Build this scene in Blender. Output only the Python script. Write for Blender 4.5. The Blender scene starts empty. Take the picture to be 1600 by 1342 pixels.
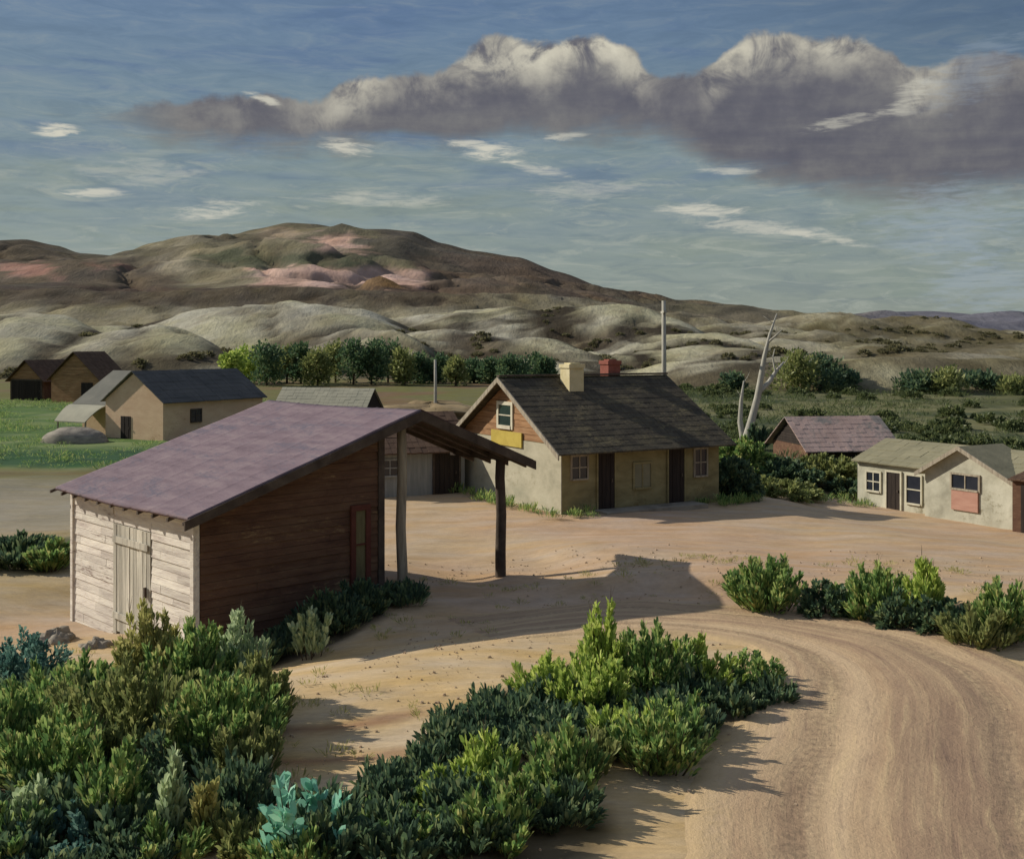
import bpy, math, random
import numpy as np
from mathutils import Vector, noise as mnoise

C = bpy.context.scene.collection
sc = bpy.context.scene
F, CX, HY, H = 1716.0, 800.0, 540.0, 5.6      # focal length in reference pixels, centre column, horizon row, eye height (m)

# ---------------------------------------------------------------- camera
cam = bpy.data.cameras.new('camera'); camo = bpy.data.objects.new('camera', cam); C.objects.link(camo)
camo.location = (0, 0, H); camo.rotation_euler = (math.radians(90), 0, 0)
cam.sensor_width = 36.0; cam.lens = 36.0 * F / 1600.0
cam.shift_y = -(671.0 - HY) / 1600.0
cam.clip_start = 0.1; cam.clip_end = 6000
sc.camera = camo
sc.view_settings.view_transform = 'Standard'; sc.view_settings.look = 'None'
sc.view_settings.exposure = 0.0; sc.view_settings.gamma = 1.0
sc.cycles.max_bounces = 6

# ---------------------------------------------------------------- sun
SUN = Vector((-1.0, 0.34, 0.62)).normalized()          # towards the sun: low, from the left
sl = bpy.data.lights.new('sun', 'SUN'); sl.energy = 4.7; sl.angle = math.radians(0.6); sl.color = (1.0, 0.93, 0.81)
so = bpy.data.objects.new('sun', sl); C.objects.link(so); so.location = (-40, 5, 40)
so.rotation_euler = SUN.to_track_quat('Z', 'Y').to_euler()
SUN_EL = math.asin(SUN.z); SUN_ROT = math.atan2(SUN.x, SUN.y)

def S(r, g, b):
    f = lambda c: (c / 255 / 12.92) if c <= 10 else ((c / 255 + 0.055) / 1.055) ** 2.4
    return (f(r), f(g), f(b))

# ---------------------------------------------------------------- node helper
class NT:
    def __init__(s, tree): s.t = tree; s.n = tree.nodes; s.l = tree.links
    def new(s, typ, **kw):
        n = s.n.new(typ)
        for k, v in kw.items(): setattr(n, k, v)
        return n
    def put(s, sock, v):
        if isinstance(v, bpy.types.NodeSocket): s.l.new(v, sock)
        elif v is not None:
            if sock.type == 'RGBA' and len(v) == 3: v = (*v, 1)
            sock.default_value = v
    def m(s, op, a, b=None, c=None, clamp=False):
        n = s.new('ShaderNodeMath', operation=op, use_clamp=clamp)
        for i, v in enumerate((a, b, c)):
            if v is not None: s.put(n.inputs[i], v)
        return n.outputs[0]
    def smooth(s, v, lo, hi):
        n = s.new('ShaderNodeMapRange', interpolation_type='SMOOTHSTEP', clamp=True)
        s.put(n.inputs[0], v); s.put(n.inputs[1], lo); s.put(n.inputs[2], hi)
        return n.outputs[0]
    def mix(s, f, a, b, mode='MIX'):
        n = s.new('ShaderNodeMix', data_type='RGBA', blend_type=mode)
        s.put(n.inputs[0], f); s.put(n.inputs[6], a); s.put(n.inputs[7], b)
        return n.outputs[2]
    def noise(s, vec, scale, detail=4, rough=0.55, dist=0.0):
        n = s.new('ShaderNodeTexNoise')
        s.put(n.inputs['Vector'], vec); n.inputs['Scale'].default_value = scale
        n.inputs['Detail'].default_value = detail; n.inputs['Roughness'].default_value = rough; n.inputs['Distortion'].default_value = dist
        return n.outputs[0]
    def scale(s, vec, sx, sy, sz):
        n = s.new('ShaderNodeVectorMath', operation='MULTIPLY'); s.put(n.inputs[0], vec); n.inputs[1].default_value = (sx, sy, sz)
        return n.outputs[0]
    def ramp(s, f, cols, pos=None):
        n = s.new('ShaderNodeValToRGB'); e = n.color_ramp.elements
        k = len(cols); pos = pos or [i / (k - 1) for i in range(k)]
        while len(e) < k: e.new(0.5)
        for i in range(k): e[i].position = pos[i]; e[i].color = (*cols[i], 1)
        s.put(n.inputs[0], f)
        return n.outputs[0]
    def curve(s, v, pts):
        n = s.new('ShaderNodeFloatCurve'); cu = n.mapping.curves[0]
        while len(cu.points) < len(pts): cu.points.new(0.5, 0.5)
        for p, (a, b) in zip(cu.points, pts): p.location = (a, b); p.handle_type = 'AUTO_CLAMPED'
        n.mapping.update(); s.put(n.inputs['Value'], v)
        return n.outputs[0]

# ---------------------------------------------------------------- sky
def build_sky():
    w = bpy.data.worlds.new('World'); sc.world = w; w.use_nodes = True
    t = NT(w.node_tree); t.n.clear()
    out = t.new('ShaderNodeOutputWorld'); bg = t.new('ShaderNodeBackground'); t.l.new(bg.outputs[0], out.inputs[0])
    tc = t.new('ShaderNodeTexCoord'); d = tc.outputs['Generated']
    sep = t.new('ShaderNodeSeparateXYZ'); t.l.new(d, sep.inputs[0]); x, y, z = sep.outputs
    az = t.m('ARCTAN2', x, y); el = t.m('ARCSINE', z)
    def ae(px, py):
        a, b = (px - CX) / F, (HY - py) / F
        return math.atan2(a, 1), math.atan2(b, math.hypot(a, 1))
    AN = lambda px: (ae(px, 300)[0] + 0.8) / 1.6
    EN = lambda px, py: ae(px, py)[1] / 0.5
    azn = t.m('DIVIDE', t.m('ADD', az, 0.8), 1.6, clamp=True)
    # base: physical sky, pulled to the slate blue / grey green of this overcast evening
    ns = t.new('ShaderNodeTexSky', sky_type='NISHITA', sun_disc=False)
    ns.sun_elevation = SUN_EL; ns.sun_rotation = SUN_ROT; ns.dust_density = 1.5; ns.altitude = 900
    phys = t.mix(1.0, ns.outputs[0], (0.07, 0.07, 0.07), 'MULTIPLY')
    grad = t.ramp(t.m('DIVIDE', el, 0.34, clamp=True),
                  [S(136, 144, 136), S(136, 147, 142), S(128, 143, 144), S(116, 136, 148), S(106, 129, 154), S(92, 116, 148)],
                  [0.0, 0.2, 0.42, 0.62, 0.82, 1.0])
    base = t.mix(0.86, phys, grad)
    st = t.scale(d, 1, 1, 7)
    n1 = t.noise(st, 5.5, 5, 0.6, 0.4); n2 = t.noise(t.scale(d, 1.4, 1.4, 7), 13, 6, 0.65, 0.8); n3 = t.noise(d, 7, 6, 0.6); n4 = t.noise(d, 30, 5, 0.62)
    # broad grey-green streaks low, bluer pools high
    f = t.m('MULTIPLY', t.smooth(n1, 0.46, 0.66), t.smooth(el, 0.26, 0.1))
    base = t.mix(t.m('MULTIPLY', f, 0.75), base, S(134, 146, 138))
    f = t.m('MULTIPLY', t.m('MULTIPLY', t.smooth(n1, 0.5, 0.34), t.smooth(el, 0.06, 0.2)), 0.45)
    base = t.mix(f, base, S(86, 110, 148))
    base = t.mix(t.m('MULTIPLY', t.smooth(n2, 0.45, 0.75), 0.20), base, S(172, 178, 170))
    base = t.mix(t.m('MULTIPLY', t.smooth(n2, 0.52, 0.3), 0.22), base, S(76, 98, 122))
    base = t.mix(t.m('MULTIPLY', t.m('MULTIPLY', t.smooth(el, 0.12, 0.32), t.smooth(az, 0.05, 0.5)), 0.55), base, S(66, 84, 104))
    sk = t.noise(t.scale(d, 1.2, 1.2, 8), 9, 7, 0.7, 1.6)
    base = t.mix(t.m('MULTIPLY', t.m('MULTIPLY', t.smooth(sk, 0.50, 0.68), t.smooth(el, 0.27, 0.12)), 0.55), base, S(166, 172, 162))
    # the cloud bank: a top line and a bottom line over azimuth, torn by noise
    top = t.m('MULTIPLY', t.curve(azn, [(AN(p), EN(p, q)) for p, q in
          [(-300, 190), (120, 184), (200, 172), (330, 160), (400, 152), (500, 150), (545, 118), (600, 112), (680, 108), (715, 84), (790, 66), (850, 76), (925, 56), (980, 72), (1040, 112), (1085, 110), (1130, 74), (1190, 46), (1260, 58), (1330, 44), (1385, 66), (1440, 104), (1500, 88), (1560, 84), (1650, 80), (1900, 80)]]), 0.5)
    bot = t.m('MULTIPLY', t.curve(azn, [(AN(p), EN(p, q)) for p, q in
          [(-300, 196), (120, 198), (220, 212), (400, 226), (560, 226), (700, 228), (820, 205), (960, 206), (1060, 224), (1120, 262), (1240, 292), (1400, 300), (1600, 296), (1900, 290)]]), 0.5)
    eld = t.m('ADD', el, t.m('ADD', t.m('MULTIPLY', t.m('SUBTRACT', n3, 0.5), 0.045), t.m('MULTIPLY', t.m('SUBTRACT', n4, 0.5), 0.022)))
    dt = t.m('SUBTRACT', top, eld); db = t.m('SUBTRACT', t.m('ADD', eld, t.m('MULTIPLY', t.m('SUBTRACT', n1, 0.5), 0.05)), bot)
    dens = t.m('MULTIPLY', t.smooth(dt, -0.002, 0.006), t.smooth(db, -0.012, 0.016))
    body = t.ramp(t.m('ADD', t.m('MULTIPLY', n1, 0.5), t.m('MULTIPLY', n4, 0.5)), [S(84, 83, 94), S(101, 99, 106), S(115, 113, 115), S(136, 133, 130)], [0.3, 0.47, 0.58, 0.75])
    dens = t.m('MULTIPLY', dens, t.smooth(azn, AN(90), AN(300)))
    col = t.mix(t.m('MULTIPLY', dens, 0.92), base, body)
    # sunlit crests of the cumulus: broad on the puffs, thin between them
    puff = t.curve(azn, [(AN(p), q) for p, q in [(0, 0), (380, 0.15), (500, 0.4), (560, 0.75), (640, 0.3), (720, 0.75), (800, 0.9), (930, 1.0), (1000, 0.7), (1070, 0.05), (1110, 0.7), (1190, 0.95), (1260, 0.75), (1330, 0.75), (1390, 0.3), (1440, 0.7), (1500, 0.2), (1650, 0.1)]])
    rim = t.m('MULTIPLY', t.smooth(dt, 0.050, 0.004), dens)
    rim = t.m('MULTIPLY', rim, t.m('MULTIPLY', puff, t.smooth(t.noise(d, 24, 5, 0.65, 0.8), 0.34, 0.56)))
    col = t.mix(rim, col, t.ramp(n4, [S(146, 144, 138), S(200, 195, 178), S(216, 211, 192)], [0.3, 0.5, 0.7]))
    # small torn wisps and broad pale patches painting in a glare: centre, half width, half height (px), tilt, strength
    wn = t.noise(t.scale(d, 1, 1, 6), 34, 5, 0.65, 0.5)
    wisps_and_glare = [(88, 204, 44, 13, 0.05, 1.0, 0), (140, 302, 66, 10, 0.08, 0.8, 0), (225, 270, 120, 26, 0.05, 0.3, 0), (335, 328, 90, 17, 0.14, 0.75, 0), (410, 155, 36, 9, -0.2, 0.8, 0),
             (545, 232, 60, 17, -0.15, 0.8, 0), (600, 312, 140, 16, -0.03, 0.4, 0), (760, 236, 74, 20, -0.15, 0.95, 0), (835, 262, 70, 12, -0.22, 0.55, 0), (880, 214, 46, 9, 0.1, 0.6, 0),
             (910, 300, 130, 22, 0.06, 0.35, 0), (1100, 328, 100, 14, -0.05, 0.8, 0), (1180, 355, 130, 16, -0.1, 0.6, 0), (1140, 268, 70, 8, -0.05, 0.55, 0), (1290, 372, 90, 10, -0.2, 0.6, 0),
             (1320, 190, 90, 12, 0.15, 0.45, 0), (1420, 150, 40, 34, 0.5, 0.5, 0), (1480, 350, 150, 80, 0.0, 0.42, 1), (1545, 450, 110, 60, 0.0, 0.4, 1), (1520, 110, 90, 60, 0.4, 0.25, 1), (640, 390, 200, 18, -0.05, 0.25, 0)]
    for px, py, a, b, tilt, s, kind in wisps_and_glare:
        ca, ce = ae(px, py)
        da = t.m('DIVIDE', t.m('SUBTRACT', az, ca), a / F); de0 = t.m('SUBTRACT', el, ce)
        de = t.m('DIVIDE', t.m('SUBTRACT', de0, t.m('MULTIPLY', t.m('SUBTRACT', az, ca), tilt)), b / F)
        r2 = t.m('ADD', t.m('MULTIPLY', da, da), t.m('MULTIPLY', de, de))
        k = t.m('MULTIPLY', t.m('MULTIPLY', t.smooth(r2, 1.5, 0.1), t.smooth(t.m('SUBTRACT', t.m('ADD', t.m('MULTIPLY', wn, 3.2), -0.75), r2), 0.1, 1.1)), s)
        col = t.mix(k, col, S(208, 205, 190) if kind == 0 else S(158, 172, 186))
    # bright broken cloud overhead, out of view, added to lift the light in shadows
    fill_deck = t.m('MULTIPLY', t.smooth(el, 0.42, 0.95), t.m('ADD', t.m('MULTIPLY', t.smooth(n3, 0.38, 0.6), 0.7), 0.3))
    col = t.mix(fill_deck, col, (0.38, 0.43, 0.56))
    col = t.mix(t.m('MULTIPLY', t.smooth(el, 0.0, -0.05), 1.0), col, S(92, 90, 78))
    t.l.new(col, bg.inputs[0]); bg.inputs[1].default_value = 1.0
build_sky()

# ---------------------------------------------------------------- materials
MATS = {}
def mat(name, cols, scale=2.0, stretch=(1, 1, 1), rough=0.85, bump=0.35, bscale=None, island=0.0, detail=7, pos=None, spec=0.15, dist=0.3, wear=None, wear_at=(0.56, 0.7)):
    m = bpy.data.materials.new(name); m.use_nodes = True; t = NT(m.node_tree); b = t.n['Principled BSDF']
    co = t.new('ShaderNodeTexCoord').outputs['Object']; v = t.scale(co, *stretch)
    n = t.noise(v, scale, detail, 0.62, dist)
    k = len(cols)
    c = t.ramp(n, cols, pos or [0.3 + 0.4 * i / (k - 1) for i in range(k)])
    if wear:
        wn = t.m('ADD', t.m('MULTIPLY', t.noise(v, scale * 0.45, 6, 0.7, 0.6), 0.6), t.m('MULTIPLY', t.noise(v, scale * 5, 5, 0.7), 0.4))
        c = t.mix(t.smooth(wn, *wear_at), c, wear)
    if island:
        g = t.new('ShaderNodeNewGeometry').outputs['Random Per Island']
        hs = t.new('ShaderNodeHueSaturation'); t.put(hs.inputs['Value'], t.m('ADD', t.m('MULTIPLY', g, island * 2), 1 - island)); t.put(hs.inputs['Color'], c); c = hs.outputs[0]
    t.put(b.inputs['Base Color'], c); b.inputs['Roughness'].default_value = rough; b.inputs['Specular IOR Level'].default_value = spec
    if bump:
        bn = t.new('ShaderNodeBump'); bn.inputs['Strength'].default_value = bump; bn.inputs['Distance'].default_value = 0.03
        t.put(bn.inputs['Height'], t.noise(v, bscale or scale * 5, 6, 0.65, 0.3)); t.l.new(bn.outputs[0], b.inputs['Normal'])
    MATS[name] = m
    return m

def leaf_mat(name, cols, trans=0.4, nscale=3.2):
    cols = [tuple(min(1, c * 2.65) for c in q) for q in cols]
    m = bpy.data.materials.new(name); m.use_nodes = True; t = NT(m.node_tree); t.n.remove(t.n['Principled BSDF'])
    o = [n for n in t.n if n.type == 'OUTPUT_MATERIAL'][0]
    g = t.new('ShaderNodeNewGeometry').outputs['Random Per Island']; co = t.new('ShaderNodeTexCoord').outputs['Object']
    f = t.m('ADD', t.m('MULTIPLY', g, 0.5), t.m('MULTIPLY', t.noise(co, nscale, 3, 0.6), 0.7))
    k = len(cols); c = t.ramp(f, cols, [0.3 + 0.6 * i / (k - 1) for i in range(k)])
    df = t.new('ShaderNodeBsdfDiffuse'); tr = t.new('ShaderNodeBsdfTranslucent'); gl = t.new('ShaderNodeBsdfGlossy'); gl.inputs['Roughness'].default_value = 0.5
    t.put(df.inputs[0], c); t.put(tr.inputs[0], c); t.put(gl.inputs[0], (0.5, 0.5, 0.5))
    mx = t.new('ShaderNodeMixShader'); mx.inputs[0].default_value = trans; t.l.new(df.outputs[0], mx.inputs[1]); t.l.new(tr.outputs[0], mx.inputs[2])
    m2 = t.new('ShaderNodeMixShader'); m2.inputs[0].default_value = 0.03; t.l.new(mx.outputs[0], m2.inputs[1]); t.l.new(gl.outputs[0], m2.inputs[2])
    t.l.new(m2.outputs[0], o.inputs[0]); MATS[name] = m
    return m

def land_mat(name, scale, streak=(1, 1, 1), amp=0.35, bump=0.4, bscale=6, fine=1.0):
    """land cover comes from the mesh's own colour attribute, broken up by noise"""
    m = bpy.data.materials.new(name); m.use_nodes = True; t = NT(m.node_tree); b = t.n['Principled BSDF']
    at = t.new('ShaderNodeVertexColor', layer_name='Col'); co = t.new('ShaderNodeTexCoord').outputs['Object']; v = t.scale(co, *streak)
    n = t.m('ADD', t.m('MULTIPLY', t.noise(v, scale, 7, 0.65, 0.5), 0.6), t.m('MULTIPLY', t.noise(v, scale * 7, 5, 0.65), 0.4))
    hs = t.new('ShaderNodeHueSaturation'); t.put(hs.inputs['Color'], at.outputs[0]); t.put(hs.inputs['Value'], t.m('ADD', t.m('MULTIPLY', t.m('SUBTRACT', n, 0.5), amp * 4), 1.0))
    t.put(hs.inputs['Saturation'], t.m('ADD', t.m('MULTIPLY', t.m('SUBTRACT', t.noise(v, scale * 0.7, 4), 0.5), 0.9), 1.0))
    t.put(b.inputs['Base Color'], hs.outputs[0]); b.inputs['Roughness'].default_value = 0.95; b.inputs['Specular IOR Level'].default_value = 0.05
    bn = t.new('ShaderNodeBump'); bn.inputs['Strength'].default_value = bump; bn.inputs['Distance'].default_value = 0.06 * fine
    t.put(bn.inputs['Height'], t.noise(v, bscale, 8, 0.7)); t.l.new(bn.outputs[0], b.inputs['Normal'])
    MATS[name] = m
    return m

# ---------------------------------------------------------------- mesh helpers
class MB:
    def __init__(s): s.v = []; s.f = []
    def hexa(s, p):
        """eight corners: bottom loop 0-3, top loop 4-7"""
        o = len(s.v); s.v += [tuple(q) for q in p]
        for q in ((3, 2, 1, 0), (4, 5, 6, 7), (0, 1, 5, 4), (1, 2, 6, 5), (2, 3, 7, 6), (3, 0, 4, 7)): s.f.append(tuple(o + i for i in q))
    def box(s, x0, x1, y0, y1, z0, z1):
        s.hexa([(x0, y0, z0), (x1, y0, z0), (x1, y1, z0), (x0, y1, z0), (x0, y0, z1), (x1, y0, z1), (x1, y1, z1), (x0, y1, z1)])
    def slab(s, quad, thick):
        """a sloped quad given thickness straight down"""
        s.hexa([(a, b, c - thick) for a, b, c in quad] + list(quad))
    def tube(s, pts, rads, n=8):
        o = len(s.v); k = len(pts)
        for i, (p, r) in enumerate(zip(pts, rads)):
            p = Vector(p); d = (Vector(pts[min(i + 1, k - 1)]) - Vector(pts[max(i - 1, 0)])).normalized()
            a = d.cross(Vector((0.31, 0.95, 0.05))).normalized(); b = d.cross(a)
            for j in range(n):
                q = p + a * (r * math.cos(2 * math.pi * j / n)) + b * (r * math.sin(2 * math.pi * j / n)); s.v.append(tuple(q))
        for i in range(k - 1):
            for j in range(n): s.f.append((o + i * n + j, o + i * n + (j + 1) % n, o + (i + 1) * n + (j + 1) % n, o + (i + 1) * n + j))
        s.f.append(tuple(o + (k - 1) * n + j for j in range(n)))
    def build(s, name, material, parent=None, smooth=False):
        me = bpy.data.meshes.new(name); me.from_pydata(s.v, [], s.f); me.materials.append(material if not isinstance(material, str) else MATS[material])
        if smooth: me.shade_smooth()
        o = bpy.data.objects.new(name, me); C.objects.link(o)
        if parent: o.parent = parent
        return o

def tag(o, label, cat, group=None, kind=None):
    if label: o['label'] = label
    if cat: o['category'] = cat
    if group: o['group'] = group
    if kind: o['kind'] = kind
    return o
def empty(name, loc, ax=(1, 0)):
    o = bpy.data.objects.new(name, None); C.objects.link(o); o.location = loc; o.rotation_euler = (0, 0, math.atan2(ax[1], ax[0])); o.empty_display_size = 0.3
    return o
def fbm(x, y, s, oct=4):
    return mnoise.fractal(Vector((x * s, y * s, 3.7)), 1.0, 2.0, oct)
def sstep(a, b, x):
    t = min(1, max(0, (x - a) / (b - a))); return t * t * (3 - 2 * t)
def interp(pts, x):
    if x <= pts[0][0]: return pts[0][1]
    for (a, b), (c, d) in zip(pts, pts[1:]):
        if x <= c:
            t = (x - a) / (c - a); t = t * t * (3 - 2 * t) * 0.5 + t * 0.5
            return b + (d - b) * t
    return pts[-1][1]
def mixc(a, b, f): return tuple(p + (q - p) * f for p, q in zip(a, b))
def W(px, Y): return (px - CX) / F * Y

# ---------------------------------------------------------------- ground
CTRL = [(-6.4, 22, -0.75), (-10.6, 26.5, -1.0), (-3.1, 25.2, -0.15), (-2.6, 26.2, -0.08), (-0.3, 28, -0.5), (1.7, 36.5, 0.0), (7, 40, -0.1), (-2, 43, 0.0), (-4.9, 40.5, 0.0),
        (15, 42, -0.72), (18, 38, -0.72), (22, 38, -0.7), (10, 30, -0.15), (4, 24, -0.05), (9, 22, 0), (0, 18, 0.05), (6, 16, 0), (-5, 16, -0.15), (-9, 15, -0.2), (0, 12, 0), (8, 12, 0), (-8, 11, -0.1),
        (3, 31, -0.05), (-15, 35, -0.35), (-14, 30, -0.7), (12, 50, -0.1), (-25, 50, 0), (0, 55, 0), (25, 55, -0.1), (-25, 70, 0), (0, 70, 0), (25, 70, 0), (20, 25, -0.1), (-20, 25, -0.5), (-16, 18, -0.3), (16, 15, 0)]
CT = np.array(CTRL)
SHADE_BANK = [(-1.5, 24.3), (0.8, 25.0), (3.2, 25.1), (5.4, 24.5), (7.3, 23.4), (8.9, 21.9), (10.2, 20.0), (11.2, 17.5)]  # bank added along the verge so its near face makes a shaded band
def bank(x, y):
    if not (-3 < x < 22 and 14 < y < 40): return 0.0
    best = 1e9; sd = 0
    for i, ((a, b), (c, d)) in enumerate(zip(SHADE_BANK, SHADE_BANK[1:])):
        ex, ey = c - a, d - b; L2 = ex * ex + ey * ey; t = min(1, max(0, ((x - a) * ex + (y - b) * ey) / L2)); qx, qy = x - a - ex * t, y - b - ey * t
        q = qx * qx + qy * qy
        if q < best: best = q; sd = math.sqrt(q) * (1 if ex * qy - ey * qx > 0 else -1); tt = (i + t) / (len(SHADE_BANK) - 1)
    return 0.40 * sstep(-0.05, 0.34, sd + 0.2 * fbm(x, y, 0.4)) * sstep(9, 1.2, sd) * sstep(0, 0.25, tt) * sstep(1.0, 0.85, tt)
def gz(x, y):
    d2 = (CT[:, 0] - x) ** 2 + (CT[:, 1] - y) ** 2; w = 1 / (d2 + 1.2) ** 2
    z = float((w * CT[:, 2]).sum() / w.sum()) * sstep(95, 62, y)
    z += bank(x, y) + 1.15 * sstep(62, 135, y) + 3.9 * sstep(9.5, -4, y)
    return z + 0.05 * fbm(x, y, 0.35, 4) * sstep(6, 12, y)
def pix(x, y, z): return CX + F * x / max(y, 0.5), HY + F * (H - z) / max(y, 0.5)

TAN = S(176, 154, 124); SAND = S(184, 160, 122); PINK = S(176, 149, 122); GREY = S(140, 132, 114); FIELD = S(82, 104, 62); DKGREEN = S(56, 82, 56); OLIVE = S(104, 102, 66); LITTER = S(74, 66, 50); BROWN = S(112, 94, 72)
def gcol(x, y, z):
    px, py = pix(x, y, z); n = fbm(x, y, 0.12); n2 = fbm(x + 40, y, 0.5)
    c = mixc(TAN, PINK, sstep(-0.3, 0.5, n + 0.02 * x))
    c = mixc(c, SAND, sstep(25, 21, y + 2 * n))
    c = mixc(c, GREY, sstep(-7, -12, x + n) * sstep(27, 34, y))
    c = mixc(c, S(164, 144, 108), sstep(-8, -11, x) * sstep(37, 33, y) * sstep(25, 29, y))
    c = mixc(c, S(66, 78, 46), 0.8 * sstep(-10, -15, x + 3 * n2) * sstep(30, 31.5, y + 2 * n2) * sstep(35, 32.5, y + 2 * n2))
    # beyond the yard
    c = mixc(c, mixc(OLIVE, BROWN, sstep(-0.2, 0.4, n)), sstep(46, 54, y + 4 * n + 0.25 * abs(x)))
    l = sstep(-13, -17, x) * sstep(48, 53, y + 3 * n)
    c = mixc(c, mixc(FIELD, S(112, 124, 80), sstep(-0.3, 0.4, n2 + fbm(x * .4, y, .15))), l * sstep(108, 92, y))
    c = mixc(c, DKGREEN, l * sstep(50, 53, y + 2 * n) * sstep(63, 58, y + 2 * n))
    r = sstep(4, 9, x) * sstep(43, 50, y + 2 * n)
    band = fbm(x * 0.5, y * 1.3, 0.09) + 0.5 * n2
    c = mixc(c, mixc(S(66, 74, 54), S(110, 108, 78), sstep(-0.25, 0.35, band)), r)
    c = mixc(c, S(158, 140, 110), sstep(34, 38, x + 3 * n) * sstep(52, 46, x) * sstep(114, 118, y + 2 * n) * sstep(128, 124, y + 2 * n))
    c = mixc(c, S(58, 66, 42), 0.6 * r * sstep(0.0, 0.35, fbm(x * 0.35 + 3, y, 0.07)))
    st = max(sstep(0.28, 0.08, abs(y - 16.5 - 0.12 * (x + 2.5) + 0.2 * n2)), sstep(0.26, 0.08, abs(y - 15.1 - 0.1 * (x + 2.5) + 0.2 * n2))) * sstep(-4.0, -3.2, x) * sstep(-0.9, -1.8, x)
    c = mixc(c, S(132, 102, 84), 0.75 * st)  # shadow stripes across the lane, painted into the ground colour
    # leaf litter and dry weed under the two foreground thickets
    k = max(sstep(1.0, 0.55, ((x + 6.6) / 2.7) ** 2 + ((y - 14.6) / 4.0) ** 2), sstep(1.0, 0.6, ((x - 1.6) / 2.9) ** 2 + ((y - 16.9 - 0.35 * (x - 1.5)) / 1.9) ** 2),
            sstep(1.0, 0.6, ((x + 0.6) / 2.0) ** 2 + ((y - 12.7) / 1.5) ** 2), sstep(1.0, 0.5, ((x + 4.2) / 1.7) ** 2 + ((y - 22.6 - 0.6 * (x + 4.2)) / 1.1) ** 2))
    c = mixc(c, LITTER, 0.85 * k)
    return c

def grid_mesh(name, xs, ys, zf, cf, material, kind='structure'):
    nx, ny = len(xs), len(ys); v = []; cols = []
    for y in ys:
        for x in xs:
            z = zf(x, y); v.append((x, y, z)); cols += [*cf(x, y, z), 1.0]
    f = [(j * nx + i, j * nx + i + 1, (j + 1) * nx + i + 1, (j + 1) * nx + i) for j in range(ny - 1) for i in range(nx - 1)]
    me = bpy.data.meshes.new(name); me.from_pydata(v, [], f); me.shade_smooth()
    a = me.color_attributes.new('Col', 'FLOAT_COLOR', 'POINT'); a.data.foreach_set('color', cols)
    me.materials.append(material); o = bpy.data.objects.new(name, me); C.objects.link(o); tag(o, None, None, kind=kind)
    return o
def spread(lo, hi, n, c, k):
    """grid lines packed around c"""
    a = math.asinh((lo - c) / k); b = math.asinh((hi - c) / k)
    return [c + k * math.sinh(a + (b - a) * i / (n - 1)) for i in range(n)]
land_mat('dirt', 1.1, (0.6, 1.6, 1), 0.30, 0.5, 5)
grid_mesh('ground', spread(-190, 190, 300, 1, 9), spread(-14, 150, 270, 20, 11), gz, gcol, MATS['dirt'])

# ---------------------------------------------------------------- hills
DOMES = [(-260, 470, 230, 26, 45), (-110, 474, 215, 20, 40), (55, 482, 200, 15, 32), (245, 506, 180, 12, 24), (170, 500, 230, 12, 26), (470, 466, 245, 24, 36), (585, 505, 190, 8, 22), (770, 476, 265, 22, 36), (690, 515, 200, 11, 26), (820, 520, 185, 9, 22),
         (935, 476, 250, 17, 34), (1035, 512, 215, 11, 28), (1130, 534, 180, 9, 20), (1180, 505, 270, 20, 30), (1265, 520, 215, 13, 28), (1400, 536, 205, 11, 24), (1380, 512, 275, 24, 30), (1510, 538, 195, 11, 24), (1600, 532, 240, 18, 30), (1720, 525, 210, 18, 35), (1880, 520, 230, 24, 40)]
DOMES += [(1125, 548, 136, 8, 14), (1240, 560, 126, 7, 12), (1395, 556, 124, 10, 14), (1320, 540, 160, 10, 16), (1535, 556, 122, 10, 14), (1480, 545, 150, 10, 16), (1690, 556, 122, 11, 15)]
_r = random.Random(77)
for _i in range(46):
    _Y = _r.uniform(165, 300); _px = _r.uniform(-500, 2100); _top = 562 - (_Y - 150) * 0.60 + max(0, _px - 900) * 0.022
    if _px > 1050 and _Y < 215: continue
    DOMES.append((_px, _top + _r.uniform(-4, 10), _Y, _r.uniform(8, 17), _r.uniform(16, 30)))
RIDGE = [(-600, 440), (0, 446), (150, 450), (300, 452), (450, 448), (620, 452), (760, 456), (860, 458), (950, 470), (1060, 486), (1150, 496), (1250, 504), (1400, 512), (1600, 532), (1900, 540), (2400, 530)]
def hills_raw(x, y):
    px = CX + F * x / y
    zr = H + (HY - interp(RIDGE, px)) * 340 / F
    t = (y - 138) / (340 - 138); base = 0.9 + (zr - 0.9) * (0.12 * max(t, 0) + 0.88 * max(t, 0) ** 3.2) if t < 1 else zr - (t - 1) * 14
    hs = []
    for dx, dy, Y, rx, ry in DOMES:
        X = W(dx, Y); top = H + (HY - dy) * Y / F; ex = x - X; ex += 0.35 * (y - Y) + 2.5 * fbm(x, y, 0.03, 3); ex *= 1.45 if ex > 0 else 0.8; u = (ex / (rx * 1.45)) ** 2 + ((y - Y) / (ry * 1.2)) ** 2
        hs.append((top - 0.5) * (1 - 0.5 * u) if u < 2.2 else -9)
    hs.sort(reverse=True)
    return base, hs[0], hs[1]
def hz(x, y):
    b, h, h2 = hills_raw(x, y); k = 0.45
    m = max(b, h); z = m + 0.8 * fbm(x, y, 0.11, 3) * sstep(115, 175, y) + k * math.log(math.exp((b - m) / k) + math.exp((h - m) / k) + math.exp(max(-30, (h2 - m) / k)))
    return z - 0.4 - 0.9 * gully(x, y, 0.028) * sstep(140, 170, y) + 0.9 * fbm(x, y, 0.045, 6) - 1.5 * (sstep(150, 134, y) if x < 8 else sstep(150, 134, y) + (sstep(120, 106, y) - sstep(150, 134, y)) * sstep(8, 22, x))
def gully(x, y, s):
    f = abs(fbm(x + 0.4 * y, y * 0.55, s, 4)); return sstep(0.075, 0.0, f)
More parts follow.
